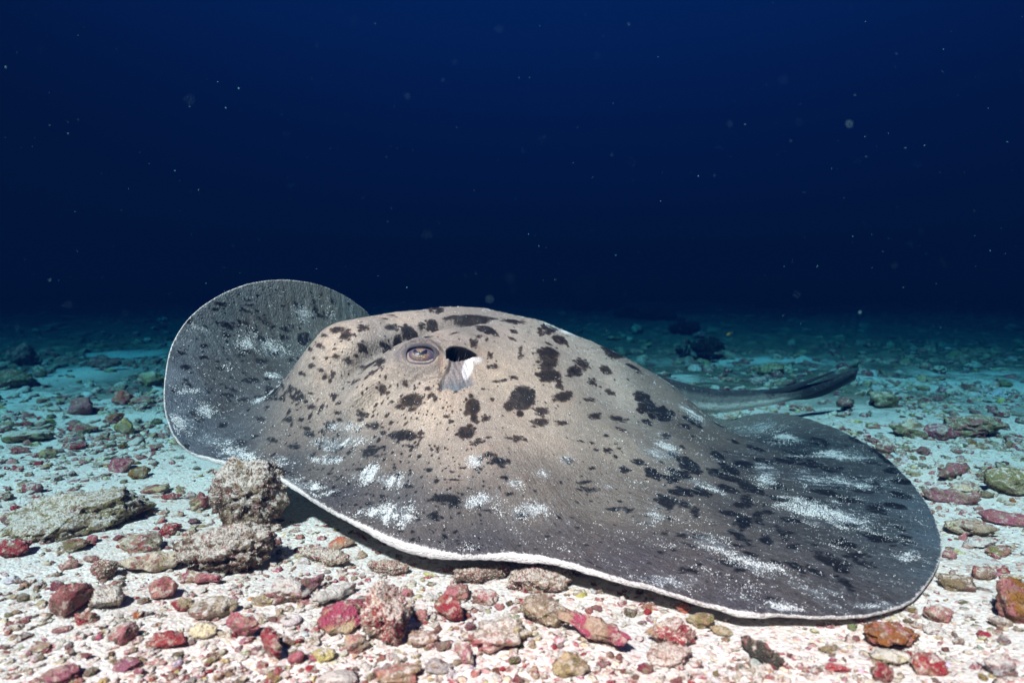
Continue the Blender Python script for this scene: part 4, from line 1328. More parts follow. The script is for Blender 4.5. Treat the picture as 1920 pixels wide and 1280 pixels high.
# (name, label, category, u, v, w, h, angle, kind, colour, sand, level, rough, short name)
FEAT = [
    ('reef_rock', 'long mossy olive slab lying tilted on the white sand', STONE, 152, 956, 215, 92, 22, 'slab', 'olive', .50, 5, 1.0, 'mossy slab'),
    ('reef_rock', 'large lumpy brown rock furred with sandy turf, propping the ray\'s front margin', 'rock', 470, 948, 148, 165, 0, 'pitted', 'brown', .66, 5, 1.2, 'big turfy rock'),
    ('reef_rock', 'broad brown turf-furred rock in front of the taller rock at the ray\'s margin', 'rock', 430, 1030, 205, 122, 5, 'pitted', 'brown', .55, 5, 1.2, 'broad turfy rock'),
    ('coral_fragment', 'cream and yellow elongated fragment beside the big turfy rock', FRAG, 279, 1056, 116, 48, 8, 'finger', 'cream', .3, 4, .4, 'cream fragment'),
    ('coral_fragment', 'pinkish knobbly lump sitting above the cream fragment', FRAG, 268, 1016, 82, 50, 0, 'knob', 'tan', .4, 4, .6, 'pinkish knob'),
    ('coral_fragment', 'flat crimson crust piece alone on bare sand behind the big turfy rock', FRAG, 292, 917, 52, 22, 0, 'slab', 'crimson', .05, 4, .5, 'flat crimson piece'),
    ('coral_fragment', 'small crimson nub in a line of red pieces beside the big turfy rock', FRAG, 322, 932, 40, 16, 5, 'finger', 'crimson', .1, 3, .5, None),
    ('coral_fragment', 'branching rose fragment at the end of the red line by the big turfy rock', FRAG, 383, 943, 50, 36, 30, 'branch', 'rose', .1, 4, .6, 'rose branch'),
    ('coral_fragment', 'crimson speckled oval between pinkish knob and broad turfy rock', FRAG, 319, 993, 43, 26, 15, 'lump', 'crimson', .3, 4, .6, None),
    ('coral_fragment', 'dull crimson upright oval stone leaning on the grey crusted lump', STONE, 132, 1126, 46, 60, 60, 'lump', 'rose', .15, 4, .5, 'upright crimson oval'),
    ('reef_rock', 'grey sandy lump with red patches at its foot', STONE, 198, 1122, 82, 58, -10, 'lump', 'grey', .6, 4, .8, 'grey crusted lump'),
    ('coral_fragment', 'dark red crumbly piece tucked below the grey crusted lump', FRAG, 161, 1157, 46, 34, 0, 'knob', 'crimson', .2, 4, .8, None),
    ('coral_fragment', 'small flat mauve chip on sand in front of upright crimson oval', FRAG, 114, 1179, 33, 15, 0, 'slab', 'mauve', .1, 3, .3, None),
    ('coral_fragment', 'crimson and grey banded lump with a sandy hollow', FRAG, 232, 1189, 56, 54, 10, 'pitted', 'rose', .45, 4, .7, 'banded lump'),
    ('coral_fragment', 'glossy crimson clump beside the cream rounded stone', FRAG, 316, 1196, 76, 42, 8, 'knob', 'crimson', .12, 4, .6, 'crimson clump'),
    ('coral_fragment', 'cream pinkish rounded stone between two crimson clumps', STONE, 381, 1183, 54, 42, 0, 'pitted', 'cream', .35, 4, .6, 'cream round stone'),
    ('coral_fragment', 'thick rose red branch piece next to the cream rounded stone', FRAG, 455, 1176, 90, 58, -12, 'branch', 'rose', .12, 4, .7, 'thick rose branch'),
    ('coral_fragment', 'deep crimson finger sloping down from the thick rose branch', FRAG, 513, 1212, 70, 50, -38, 'finger', 'crimson', .18, 4, .7, 'deep crimson finger'),
    ('coral_fragment', 'small crimson nodule at the tip of the deep crimson finger', FRAG, 554, 1235, 30, 28, 40, 'knob', 'rose', .1, 3, .5, None),
    ('coral_fragment', 'pale yellow angular chunk alone on bright sand', STONE, 607, 1227, 50, 32, -15, 'block', 'yellow', .35, 4, .5, 'yellow chunk'),
    ('coral_fragment', 'purple mauve blocky stone in the near sand', STONE, 114, 1263, 72, 36, 3, 'block', 'mauve', .12, 4, .4, 'mauve block'),
    ('coral_fragment', 'flat lens-shaped mauve stone near the mauve block', STONE, 238, 1246, 52, 19, 0, 'lump', 'mauve', .2, 4, .3, 'lens stone'),
    ('coral_fragment', 'small tan ovoid stone on sand in front of banded lump', STONE, 77, 1211, 41, 22, 0, 'lump', 'tan', .35, 3, .4, 'tan ovoid'),
    ('coral_fragment', 'thin pink tan sliver in front of the crimson clump', FRAG, 292, 1241, 42, 16, 5, 'finger', 'pink', .3, 3, .5, None),
    ('coral_fragment', 'shaggy brown crimson lump between cream fragment and grey crusted lump', FRAG, 198, 1071, 56, 46, -10, 'pitted', 'brown', .35, 4, .9, 'shaggy lump'),
    ('coral_fragment', 'small oval pink stone with a pale rim behind the shaggy lump', STONE, 171, 1047, 29, 18, 0, 'lump', 'rose', .2, 3, .3, None),
    ('coral_fragment', 'tan pink speckled stone in front of the mossy slab', STONE, 131, 1058, 38, 27, 0, 'lump', 'pink', .45, 3, .5, 'tan pink stone'),
    ('coral_fragment', 'olive and pink knobbly fragment at the foot of the mossy slab', FRAG, 141, 1021, 56, 32, -8, 'knob', 'olive', .2, 4, .6, 'olive pink knob'),
    ('coral_fragment', 'small crimson stone beside the olive and pink fragment', STONE, 174, 1011, 24, 19, 0, 'lump', 'magenta', .1, 3, .5, None),
    ('coral_fragment', 'long mauve red fragment lying at the frame edge behind the mossy slab', FRAG, 27, 974, 64, 28, -5, 'finger', 'mauve', .25, 4, .6, 'long mauve fragment'),
    ('coral_fragment', 'red and crimson crusted lump at the frame edge in front of the mossy slab', FRAG, 25, 1028, 64, 44, 0, 'knob', 'crimson', .3, 4, .7, 'edge crimson lump'),
    ('coral_fragment', 'small cream stone with red crust on sand behind the mossy slab', STONE, 59, 916, 36, 23, 0, 'lump', 'rose', .5, 3, .5, None),
    ('coral_fragment', 'blocky crimson pink stone on the sand near the ray\'s raised fin', STONE, 232, 873, 52, 30, -5, 'block', 'magenta', .12, 4, .4, 'blocky crimson stone'),
    ('algae_blob', 'little cluster of shiny amber seaweed beads beside blocky crimson stone', 'seaweed', 261, 890, 26, 22, 50, 'knob', 'amber', .0, 4, .2, 'amber beads'),
    ('coral_fragment', 'pinkish lump with cream flank in front of the broad turfy rock', FRAG, 309, 1105, 54, 56, 0, 'lump', 'pink', .42, 4, .6, 'pink cream lump'),
    ('coral_fragment', 'magenta branching piece reaching from the pink cream lump to the turfy rock', FRAG, 372, 1083, 104, 34, -4, 'branch', 'magenta', .4, 4, .7, 'magenta branch'),
    ('coral_fragment', 'tan olive curved fragment with a pit, behind the cream round stone', FRAG, 401, 1138, 92, 46, 12, 'pitted', 'tan', .42, 4, .6, 'tan curved fragment'),
    ('coral_fragment', 'crimson nub between pink cream lump and tan curved fragment', FRAG, 344, 1134, 42, 30, 20, 'knob', 'crimson', .2, 3, .6, None),
    ('coral_fragment', 'yellow tan rough stone beside the white ring shell', STONE, 494, 1124, 46, 27, 10, 'block', 'yellow', .5, 3, .6, None),
    ('shell', 'white worn ring-shaped shell lying on bright sand', 'shell', 544, 1159, 42, 30, 0, 'ring', 'white', .5, 4, .2, 'white ring shell'),
    ('coral_fragment', 'lumpy pink and white crust mound behind the white ring shell', FRAG, 541, 1104, 92, 60, 8, 'knob', 'pink', .62, 4, .8, 'pink white mound'),
    ('coral_fragment', 'dark rose hooked fragment between pink white mound and white finger', FRAG, 585, 1098, 58, 34, 25, 'branch', 'mauve', .3, 4, .6, None),
    ('coral_fragment', 'smooth white coral finger sloping across the sand', FRAG, 624, 1117, 92, 34, 33, 'finger', 'white', .8, 4, .2, 'white coral finger'),
    ('coral_fragment', 'orange red sponge-like lump under the ray\'s white margin', FRAG, 642, 1017, 50, 28, 0, 'lump', 'orange', .2, 4, .5, 'orange lump'),
    ('coral_fragment', 'olive white crusted branch lying below the orange lump', FRAG, 612, 1042, 128, 38, -14, 'branch', 'olive', .6, 4, .9, 'olive crusted branch'),
    ('coral_fragment', 'brown crimson turfy branch under the ray margin beyond the orange lump', FRAG, 728, 1063, 92, 34, -8, 'branch', 'brown', .45, 4, .9, 'brown crimson branch'),
    ('coral_fragment', 'slanted magenta and olive slab propped beside the dark red crusty finger', FRAG, 641, 1152, 88, 70, 42, 'slab', 'magenta', .15, 5, .6, 'magenta olive slab'),
    ('coral_fragment', 'dark red crusty finger with a white sanded top standing in the sand', FRAG, 724, 1163, 82, 104, -58, 'pitted', 'crimson', .58, 5, .8, 'dark red crusty finger'),
    ('coral_fragment', 'bright red and pink round lump in front of two pink lumps', FRAG, 843, 1147, 60, 56, -30, 'lump', 'crimson', .22, 5, .5, 'bright red lump'),
    ('coral_fragment', 'pink tan pitted lump resting behind the bright red lump', FRAG, 857, 1112, 54, 40, 10, 'pitted', 'pink', .25, 4, .6, 'pitted pink lump'),
    ('coral_fragment', 'pale pink boxy lump beside the pitted pink lump', FRAG, 909, 1119, 50, 36, 0, 'block', 'pink', .45, 4, .5, 'boxy pink lump'),
    ('reef_rock', 'long turf-furred brown and crimson rubble branch under the ray\'s white margin', 'rock', 905, 1076, 120, 46, 4, 'branch', 'brown', .45, 5, 1.0, 'furred branch'),
    ('reef_rock', 'sandy white and crimson furred end of rubble under the ray\'s margin', 'rock', 1010, 1082, 136, 58, 10, 'pitted', 'rose', .6, 5, 1.0, 'furred white lump'),
    ('coral_fragment', 'tan pink squared stone standing clear on white sand', STONE, 792, 1198, 62, 42, 12, 'block', 'tan', .35, 4, .5, 'tan squared stone'),
    ('coral_fragment', 'small upright tan pink nub behind the tan squared stone', FRAG, 789, 1156, 26, 30, 0, 'knob', 'pink', .35, 3, .5, None),
    ('coral_fragment', 'wide tan and yellow knobbly mass in front of bright red lump', FRAG, 935, 1188, 132, 62, 0, 'knob', 'tan', .5, 5, .7, 'wide tan mass'),
    ('coral_fragment', 'thick olive end of a crusted branch below the furred white lump', FRAG, 1022, 1143, 118, 66, -20, 'pitted', 'olive', .35, 5, .8, 'thick olive branch end'),
    ('coral_fragment', 'knobbly magenta end of the big branch pointing to the near sand', FRAG, 1118, 1181, 150, 66, -22, 'branch', 'magenta', .15, 5, .8, 'knobbly magenta branch'),
    ('coral_fragment', 'pink and white slanted finger in front of the wide tan mass', FRAG, 876, 1229, 52, 42, -40, 'finger', 'pink', .5, 4, .6, 'pink white finger'),
    ('coral_fragment', 'olive and orange boulder-like lump in the near sand', STONE, 1071, 1243, 74, 60, 0, 'lump', 'olive', .25, 4, .5, 'olive orange lump'),
    ('coral_fragment', 'grey brown rounded stone beside the pink white finger', STONE, 822, 1246, 52, 40, 0, 'lump', 'grey', .35, 4, .5, 'grey brown stone'),
    ('coral_fragment', 'brown pink sprawling lump at the bottom frame edge', FRAG, 748, 1266, 92, 44, 4, 'knob', 'pink', .35, 4, .7, 'sprawling pink lump'),
    ('coral_fragment', 'stacked little pink lumps in front of the magenta olive slab', FRAG, 668, 1205, 50, 44, 20, 'knob', 'pink', .4, 4, .6, 'little pink lumps'),
    ('shell', 'flat pale grey shell plate half buried by the yellow chunk', 'shell', 637, 1270, 76, 26, 0, 'slab', 'grey', .7, 3, .2, 'grey plate'),
    ('coral_fragment', 'large crimson and white crusted lump under the ray\'s front margin', FRAG, 1258, 1186, 98, 70, -8, 'knob', 'crimson', .42, 5, .8, 'crimson white lump'),
    ('reef_rock', 'sandy brown foot of rock below the crimson white lump', STONE, 1256, 1226, 88, 42, 0, 'pitted', 'tan', .6, 4, .9, 'sandy brown foot'),
    ('coral_fragment', 'small orange pink ball touching the ray\'s margin', FRAG, 1281, 1139, 30, 27, 0, 'lump', 'orange', .1, 4, .3, 'orange ball'),
    ('coral_fragment', 'olive gold lump beside the orange pink ball', FRAG, 1314, 1162, 56, 38, -10, 'lump', 'olive', .15, 4, .5, 'olive gold lump'),
    ('coral_fragment', 'amber olive tongue of crust beyond the olive gold lump', FRAG, 1352, 1180, 46, 20, -15, 'slab', 'amber', .2, 3, .5, 'amber tongue'),
    ('coral_fragment', 'thin dark twiggy fragment lying diagonally on clean sand', FRAG, 1422, 1222, 72, 52, -48, 'branch', 'dark', .35, 4, .9, 'dark twig'),
    ('coral_fragment', 'olive leaf-shaped chip with a crimson end on clean sand', FRAG, 1556, 1215, 52, 19, 12, 'finger', 'olive', .1, 4, .3, 'olive leaf chip'),
    ('coral_fragment', 'wide amber brown crusted piece in front of the ray\'s wide fin', FRAG, 1673, 1196, 116, 42, 0, 'knob', 'amber', .2, 5, .7, 'amber crusted piece'),
    ('coral_fragment', 'cream chalky lump in front of the amber crusted piece', STONE, 1668, 1228, 72, 40, 0, 'pitted', 'cream', .5, 4, .6, 'cream chalky lump'),
    ('coral_fragment', 'crimson lump with a white cap beside the cream chalky lump', FRAG, 1737, 1244, 64, 58, 0, 'lump', 'crimson', .42, 4, .6, 'white capped lump'),
    ('coral_fragment', 'dark crimson upright fragment below the cream chalky lump', FRAG, 1652, 1260, 52, 48, 30, 'knob', 'crimson', .2, 4, .7, None),
    ('coral_fragment', 'dark red flat fragment on sand below the olive leaf chip', FRAG, 1570, 1251, 52, 24, -10, 'branch', 'crimson', .25, 4, .7, 'dark red flat piece'),
    ('coral_fragment', 'white lump with bright green algae near the frame corner', STONE, 1872, 1247, 56, 54, 0, 'knob', 'grey', .55, 4, .7, 'green tufted lump'),
    ('coral_fragment', 'dark amber rock cut by the frame edge near the wide fin', 'rock', 1900, 1137, 52, 72, 70, 'pitted', 'amber', .15, 4, .7, 'dark amber rock'),
    ('coral_fragment', 'bluish grey stone touching the dark amber rock', STONE, 1873, 1163, 42, 26, 0, 'lump', 'grey', .35, 3, .5, None),
    ('coral_fragment', 'pink tan pitted lump outside the ray\'s wide fin tip', FRAG, 1760, 1150, 56, 44, 0, 'pitted', 'pink', .4, 4, .6, 'pitted fin tip lump'),
    ('coral_fragment', 'chalk white lump in front of the pitted fin tip lump', STONE, 1748, 1176, 42, 26, 0, 'block', 'white', .7, 4, .5, None),
    ('coral_fragment', 'round crimson and white ball on open sand beyond the fin', FRAG, 1843, 1076, 42, 34, 0, 'lump', 'crimson', .35, 4, .4, 'crimson ball'),
    ('coral_fragment', 'olive speckled lump between the ray\'s fin and the crimson ball', FRAG, 1790, 1089, 68, 42, -12, 'knob', 'olive', .4, 4, .6, 'olive speckled lump'),
    ('coral_fragment', 'pale yellow chip beside the crimson ball', STONE, 1896, 1083, 38, 24, 0, 'lump', 'yellow', .5, 3, .4, None),
    ('coral_fragment', 'long crimson brown branch lying beyond the ray\'s wide fin', FRAG, 1786, 886, 112, 30, 12, 'finger', 'rose', .2, 4, .7, 'long crimson branch'),
    ('coral_fragment', 'mauve brown log-like fragment in front of the long crimson branch', FRAG, 1781, 932, 98, 32, -8, 'finger', 'mauve', .25, 4, .7, 'mauve log'),
    ('coral_fragment', 'reddish brown branch pointing to the frame edge beyond the mauve log', FRAG, 1890, 974, 96, 32, -14, 'finger', 'rose', .25, 4, .7, 'reddish brown branch'),
    ('coral_fragment', 'tan crimson knobbly cluster beside the reddish brown branch', FRAG, 1822, 990, 94, 42, 0, 'knob', 'tan', .35, 4, .8, 'tan crimson cluster'),
    ('reef_rock', 'olive pink rough lump above the reddish brown branch', 'rock', 1890, 908, 82, 62, 0, 'pitted', 'olive', .4, 4, .9, 'olive pink rough lump'),
    ('boulder', 'widest olive crimson boulder beyond the ray near the frame edge', BOULD, 1822, 800, 122, 54, 0, 'pitted', 'olive', .35, 5, .9, 'widest boulder'),
    ('boulder', 'rounded olive boulder with pale top next to the widest boulder', BOULD, 1706, 806, 72, 44, 0, 'knob', 'olive', .5, 4, .8, 'rounded olive boulder'),
    ('boulder', 'pink crimson lump wedged between the two olive boulders', BOULD, 1757, 815, 62, 34, -10, 'lump', 'rose', .35, 4, .8, 'wedged pink lump'),
    ('coral_fragment', 'cream lump between the long crimson branch and mauve log', FRAG, 1812, 912, 58, 30, 0, 'knob', 'cream', .45, 4, .6, None),
    ('coral_fragment', 'small pink stone on sand beside the ray\'s fin edge', STONE, 1778, 1041, 24, 20, 0, 'lump', 'rose', .2, 3, .4, None),
    ('coral_fragment', 'pale grey flat lump in front of the tan crimson cluster', STONE, 1837, 1016, 56, 24, 0, 'lump', 'grey', .6, 4, .5, 'pale grey flat lump'),
    ('coral_fragment', 'olive fragment in front of the reddish brown branch', FRAG, 1872, 1032, 48, 28, 0, 'knob', 'olive', .35, 4, .6, None),
    ('coral_fragment', 'tan pink fragment in the rubble beside the rounded olive boulder', FRAG, 1660, 842, 46, 26, 10, 'knob', 'pink', .4, 3, .6, None),
    ('boulder', 'dark round crimson boulder beyond the pale sand patch, frame edge side', BOULD, 43, 674, 52, 46, 0, 'pitted', 'dark', .15, 4, .9, 'dark round boulder'),
    ('coral_fragment', 'long dark crimson lump on the rubble bank behind the raised fin', FRAG, 198, 687, 60, 28, 4, 'branch', 'brown', .2, 4, .8, 'long dark lump'),
    ('coral_fragment', 'yellow cream stone nearest the raised fin on the rubble bank', STONE, 284, 716, 50, 31, 5, 'lump', 'yellow', .5, 4, .6, 'yellow cream stone'),
    ('coral_fragment', 'round crimson lump in the middle of the rubble bank', FRAG, 154, 767, 48, 38, 0, 'knob', 'rose', .25, 4, .6, 'round crimson lump'),
    ('coral_fragment', 'wide low crimson piece in front of the round crimson lump', FRAG, 154, 807, 56, 20, 0, 'branch', 'crimson', .25, 4, .6, None),
    ('coral_fragment', 'crimson speckled patch of crust on sand before the rubble bank', FRAG, 140, 835, 46, 20, 4, 'slab', 'crimson', .25, 4, .6, 'speckled crimson patch'),
    ('coral_fragment', 'bright yellow lump in the rubble beside the raised fin', STONE, 234, 803, 34, 36, 0, 'knob', 'yellow', .4, 4, .5, 'bright yellow lump'),
    ('coral_fragment', 'amber and red fragment just behind the bright yellow lump', FRAG, 214, 786, 38, 22, 10, 'knob', 'amber', .15, 4, .6, None),
    ('coral_fragment', 'red orange lump below the yellow cream stone', FRAG, 230, 749, 40, 29, 0, 'knob', 'orange', .3, 4, .6, 'red orange lump'),
    ('coral_fragment', 'crimson lump beside the red orange lump, close to the raised fin', FRAG, 268, 753, 42, 22, 0, 'lump', 'rose', .2, 4, .6, None),
    ('reef_rock', 'low olive mossy mound in front of the dark round boulder', 'rock', 24, 716, 78, 38, 0, 'lump', 'olive', .3, 4, .9, 'olive mound'),
    ('coral_fragment', 'pale olive lump beside the blue white sand patch', STONE, 75, 702, 26, 26, 0, 'lump', 'olive', .55, 3, .5, None),
    ('coral_fragment', 'pink chip just above the wide low crimson piece', FRAG, 137, 792, 24, 14, 0, 'slab', 'pink', .1, 3, .4, None),
    ('reef_rock', 'flat greenish mat of rubble at the frame edge', 'rock', 50, 818, 84, 32, 0, 'slab', 'olive', .55, 4, .9, 'greenish mat'),
    ('coral_fragment', 'dark crimson pair-shaped piece in front of the greenish mat', FRAG, 40, 846, 34, 15, 8, 'branch', 'crimson', .15, 3, .5, None),
    ('boulder', 'rubble mound behind the ray\'s dark tail tip', BOULD, 1655, 753, 56, 34, 0, 'knob', 'olive', .4, 4, .8, 'mound by tail tip'),
    ('boulder', 'dark rounded lump in the rubble beneath the tail tip', BOULD, 1586, 757, 36, 24, 0, 'lump', 'brown', .3, 3, .7, 'lump beneath tail tip'),
    ('boulder', 'greenish coral mound on the bright turquoise sand behind the tail', BOULD, 1445, 695, 54, 24, 0, 'knob', 'olive', .3, 4, .8, 'mound on turquoise sand'),
]
for f in FEAT:
    nm, lb, ct, u, v, w, h, a, kd, c, sd, lv, rg_, sh = f
    put(nm, lb, ct, u, v, w, h, a, kd, c, sd, lv if w > 60 else (4 if w > 34 else 3), rg_, sh)



def turf(o, n, seed, ln=.006):
    """short tufts of algal turf on a rock: one part of it."""
    rg = np.random.default_rng(seed)
    me = o.data
    nv, nf = len(me.vertices), len(me.polygons)
    co = np.empty(nv * 3, np.float32)
    me.vertices.foreach_get('co', co)
    co = co.reshape(-1, 3)
    tri = np.empty(nf * 3, np.int32)
    me.loops.foreach_get('vertex_index', tri)
    tri = tri.reshape(-1, 3)
    a, b, c = co[tri[:, 0]], co[tri[:, 1]], co[tri[:, 2]]
    nr_ = np.cross(b - a, c - a)
    ar = np.linalg.norm(nr_, axis=1)
    i = rg.choice(nf, n, p=ar / ar.sum())
    r1, r2 = np.sqrt(rg.random(n)), rg.random(n)
    p = a[i] * (1 - r1)[:, None] + b[i] * (r1 * (1 - r2))[:, None] + c[i] * (r1 * r2)[:, None]
    d = nr_[i] / ar[i][:, None] + rg.normal(size=(n, 3)) * .55
    d /= np.linalg.norm(d, axis=1)[:, None]
    L = .72 * ln * rg.uniform(.4, 1.3, n)[:, None]
    t1 = np.cross(d, rg.normal(size=(n, 3)))
    t1 /= np.linalg.norm(t1, axis=1)[:, None]
    t2 = np.cross(d, t1)
    w = L * .20
    V = np.stack([p + t1 * w, p - t1 * .5 * w + t2 * .87 * w, p - t1 * .5 * w - t2 * .87 * w, p + d * L], 1).reshape(-1, 3)
    F = (np.array([(0, 1, 3), (1, 2, 3), (2, 0, 3)])[None] + (np.arange(n) * 4)[:, None, None]).reshape(-1, 3)
    k = rg.random(n)
    tint = np.where(k[:, None] < .45, np.array([.62, .56, .47]), np.where(k[:, None] < .8, np.array([.28, .21, .14]), np.array([.30, .06, .07]))) * rg.uniform(.75, 1.2, (n, 1))
    link('turf', mesh_np('turf', V, F, [TURF], attrs={'tint': ('FLOAT_COLOR', np.repeat(np.column_stack([tint, np.ones(n)]), 4, 0))}), o, kind='stuff')


_t = NT('algal_turf')
TURF = _t.finish(_t.attr('tint', 'Color'), .9, None, .1)
for k, (nm, n_) in enumerate((('long mossy olive slab', 2600), ('large lumpy brown rock', 3600), ('broad brown turf', 4200), ('olive white crusted branch', 1500), ('brown crimson turfy branch', 1400), ('dark red crusty finger', 1500),
                              ('long turf-furred', 2200), ('sandy white and crimson furred', 2400), ('shaggy brown', 900), ('sandy brown foot', 900), ('widest olive', 1200), ('rounded olive boulder', 700), ('large crimson and white', 900), ('olive pink rough', 700), ('grey sandy lump', 600), ('thick olive end', 800))):
    for o in list(COL.objects):
        if str(o.get('label', '')).startswith(nm):
            turf(o, int(n_ * 1.7), 600 + k, .0065 if n_ > 1300 else .005)

for k, o in enumerate(list(COL.objects)):
    if o.type == 'MESH' and o.parent is None and o.get('category') in (FRAG, STONE, BOULD, 'rock') and not any(c.name.startswith('turf') for c in COL.objects if c.parent == o):
        d_ = max(o.dimensions)
        turf(o, int(170 + 3200 * min(.09, d_)), 800 + k, .0028)

# ------------------------------------------------------------------ more single pieces, each described by its look and neighbours
poly = np.array([project(p)[:2] for p in np.concatenate([S[-1][::4]])])


def in_poly(u, v, P):
    x0, y0 = P[:, 0], P[:, 1]
    x1, y1 = np.roll(x0, -1), np.roll(y0, -1)
    c = ((y0 > v) != (y1 > v)) & (u < (x1 - x0) * (v - y0) / (y1 - y0 + 1e-9) + x0)
    return bool(c.sum() % 2)


plan = S[-1][::4, :2]
SIL = np.array([(308, 740), (312, 690), (345, 600), (470, 530), (560, 522), (690, 585), (850, 565), (1000, 585), (1200, 680), (1270, 715), (1500, 725), (1610, 685), (1612, 715), (1500, 755), (1400, 775),
                (1500, 780), (1640, 840), (1745, 950), (1770, 1030), (1700, 1135), (1560, 1162), (1330, 1140), (1030, 1056), (880, 1052), (720, 1018), (590, 945), (470, 885), (350, 852), (312, 800)], float)
words_shape = {'lump': 'rounded stone', 'knob': 'knobbly fragment', 'finger': 'finger-like fragment', 'branch': 'stubby branch', 'slab': 'flat chip', 'block': 'blocky stone', 'pitted': 'pitted lump'}
RC = random.Random(21)
used = set()
protos = {}
made = tries = 0
while made < 178 and tries < 20000:
    tries += 1
    u = RC.uniform(4, 1916)
    v = 585 + 690 * RC.random() ** 0.75
    if in_poly(u, v, SIL):
        continue
    Y = on_z(u, v, 0)[1]
    px = RC.choice((15, 17, 20, 23, 27, 32)) * (1 if v > 700 else .85)
    if any((u - a) ** 2 + ((v - b) * 1.4) ** 2 < (0.75 * (r + px * .5) + 5) ** 2 for a, b, r in TAKEN):
        continue
    if 1330 < u < 1560 and v > 1160 and px > 15:
        continue
    p = on_z(u, v + px * .2, 0)
    if in_poly(p[0], p[1], plan):
        continue
    kd = RC.choice(('lump', 'lump', 'knob', 'finger', 'branch', 'slab', 'block', 'pitted'))
    c = RC.choices(('crimson', 'rose', 'pink', 'mauve', 'tan', 'cream', 'olive', 'brown', 'white', 'grey', 'yellow', 'amber', 'magenta'), (15, 13, 12, 6, 14, 8, 9, 9, 7, 6, 4, 2, 4))[0]
    near = sorted(LAND, key=lambda L: (L[1] - u) ** 2 + ((L[2] - v) * 1.6) ** 2)[:2]
    n0, n1_ = near
    dv = v - n0[2]
    rel = 'in front of' if dv > 14 else ('behind' if dv < -14 else 'beside')
    sz = 'tiny' if px < 17 else ('small' if px < 24 else 'mid-sized')
    opts = [f"{sz} {c} {words_shape[kd]} {rel} the {n0[0]}", f"{sz} {c} {words_shape[kd]} {rel} the {n0[0]}, towards the {n1_[0]}"]
    lb = next((x for x in opts if x not in used and len(x.split()) <= 16), None)
    if lb is None:
        continue
    used.add(lb)
    made += 1
    key = (kd, made % 3)
    if key not in protos:
        asp = {'lump': (1, .8, .6), 'knob': (1, .8, .6), 'finger': (1, .38, .32), 'branch': (1, .42, .38), 'slab': (1, .7, .26), 'block': (1, .7, .55), 'pitted': (1, .85, .62)}[kd]
        V, F = shape(kd, *asp, 900 + len(protos) * 7, 4, 1.1)
        V[:, 2] -= asp[2] * .15
        protos[key] = mesh_np('rubble_' + kd, V * .1, F, [ROCK])
    s = px * Y / FPX / .1
    gz = float(ground_h(p[0], p[1])[0])
    o = link('coral_fragment' if kd not in ('lump', 'block') else 'rubble_stone', protos[key], label=lb, category=FRAG if kd not in ('lump', 'block') else STONE, group='rubble scattered over the sand round the ray')
    o.location = (p[0], p[1], gz)
    o.scale = (s, s * RC.uniform(.85, 1.15), s * RC.uniform(.85, 1.2))
    o.rotation_euler = (RC.uniform(-.2, .2), RC.uniform(-.2, .2), RC.uniform(0, 6.28))
    o.color = (*(np.array(PAL[c]) * [RC.uniform(.85, 1.15) for _ in range(3)]), RC.uniform(.15, .6))
    TAKEN.append((u, v, px * .5))

# ------------------------------------------------------------------ the countless rest of the rubble: one mass
def scatter_mass(name, label, P, S_, tints, rnds, level, kinds, seed, mat):
    rg = np.random.default_rng(seed)
    pro = []
    for k in range(10):
        kd = kinds[k % len(kinds)]
        asp = {'lump': (1, .8, .6), 'knob': (1, .8, .62), 'finger': (1, .36, .32), 'branch': (1, .42, .4), 'slab': (1, .7, .25), 'block': (1, .7, .55), 'pitted': (1, .85, .62)}[kd]
        V, F = shape(kd, *asp, seed + k * 13, level, 1.3)
        V[:, 2] -= asp[2] * .30
        pro.append((V, F))
    nv, nf = len(pro[0][0]), len(pro[0][1])
    n = len(P)
    idx = rg.integers(0, len(pro), n)
    base = np.stack([p[0] for p in pro])[idx]
    Fb = pro[0][1]
    yaw, tx, ty = rg.uniform(0, 6.28, n), rg.uniform(-.35, .35, n), rg.uniform(-.35, .35, n)
    base = base * S_[:, None, None] * rg.uniform(.8, 1.2, (n, 1, 3))
    c, s = np.cos(yaw)[:, None], np.sin(yaw)[:, None]
    z = base[..., 2] + tx[:, None] * base[..., 0] + ty[:, None] * base[..., 1]
    x = c * base[..., 0] - s * base[..., 1]
    y = s * base[..., 0] + c * base[..., 1]
    V = np.stack([x, y, z], -1) + P[:, None]
    F = (Fb[None] + (np.arange(n) * nv)[:, None, None]).reshape(-1, 3)
    me = mesh_np(name, V.reshape(-1, 3), F, [mat], attrs={'tint': ('FLOAT_COLOR', np.repeat(tints, nv, 0)), 'rnd': ('FLOAT', np.repeat(rnds, nv))})
    return link(name, me, kind='stuff', label=label)


def sample_seabed(n, v0, v1, pw, seed, dens):
    rg = np.random.default_rng(seed)
    out = []
    while sum(map(len, out)) < n:
        u = rg.uniform(-260, 2180, 4000)
        v = v0 + (v1 - v0) * rg.random(4000) ** pw
        a, b = (u - 960) / FPX, (640 - v) / FPX
        dy, dz = CP + b * SP, -SP + b * CP
        k = -CAM_H / dz
        x, y = a * k, dy * k
        w = dens(x, y)
        keep = rg.random(4000) < w
        # nothing under the resting disc
        e = (np.hypot((x - 0.05) / 1.0, (y - 2.1) / 0.80) < 1) & ((x > .35) | (np.hypot((x - 0.05) / .93, (y - 2.15) / 0.62) < 1))
        keep &= ~e
        out.append(np.stack([x, y, v], 1)[keep])
    return np.concatenate(out)[:n]


def dens_rub(x, y):
    P = np.stack([x, y, 0 * x], 1)
    n = fbm(P * 1.5 + 7, 3)
    d = sstep(-0.18, 0.16, n)
    near = sstep(2.2, 1.2, y)
    d = d * (1 - 0.35 * near) + 0.16
    return np.clip(d * (1 - .96 * bare_at(x, y)), 0, 1)


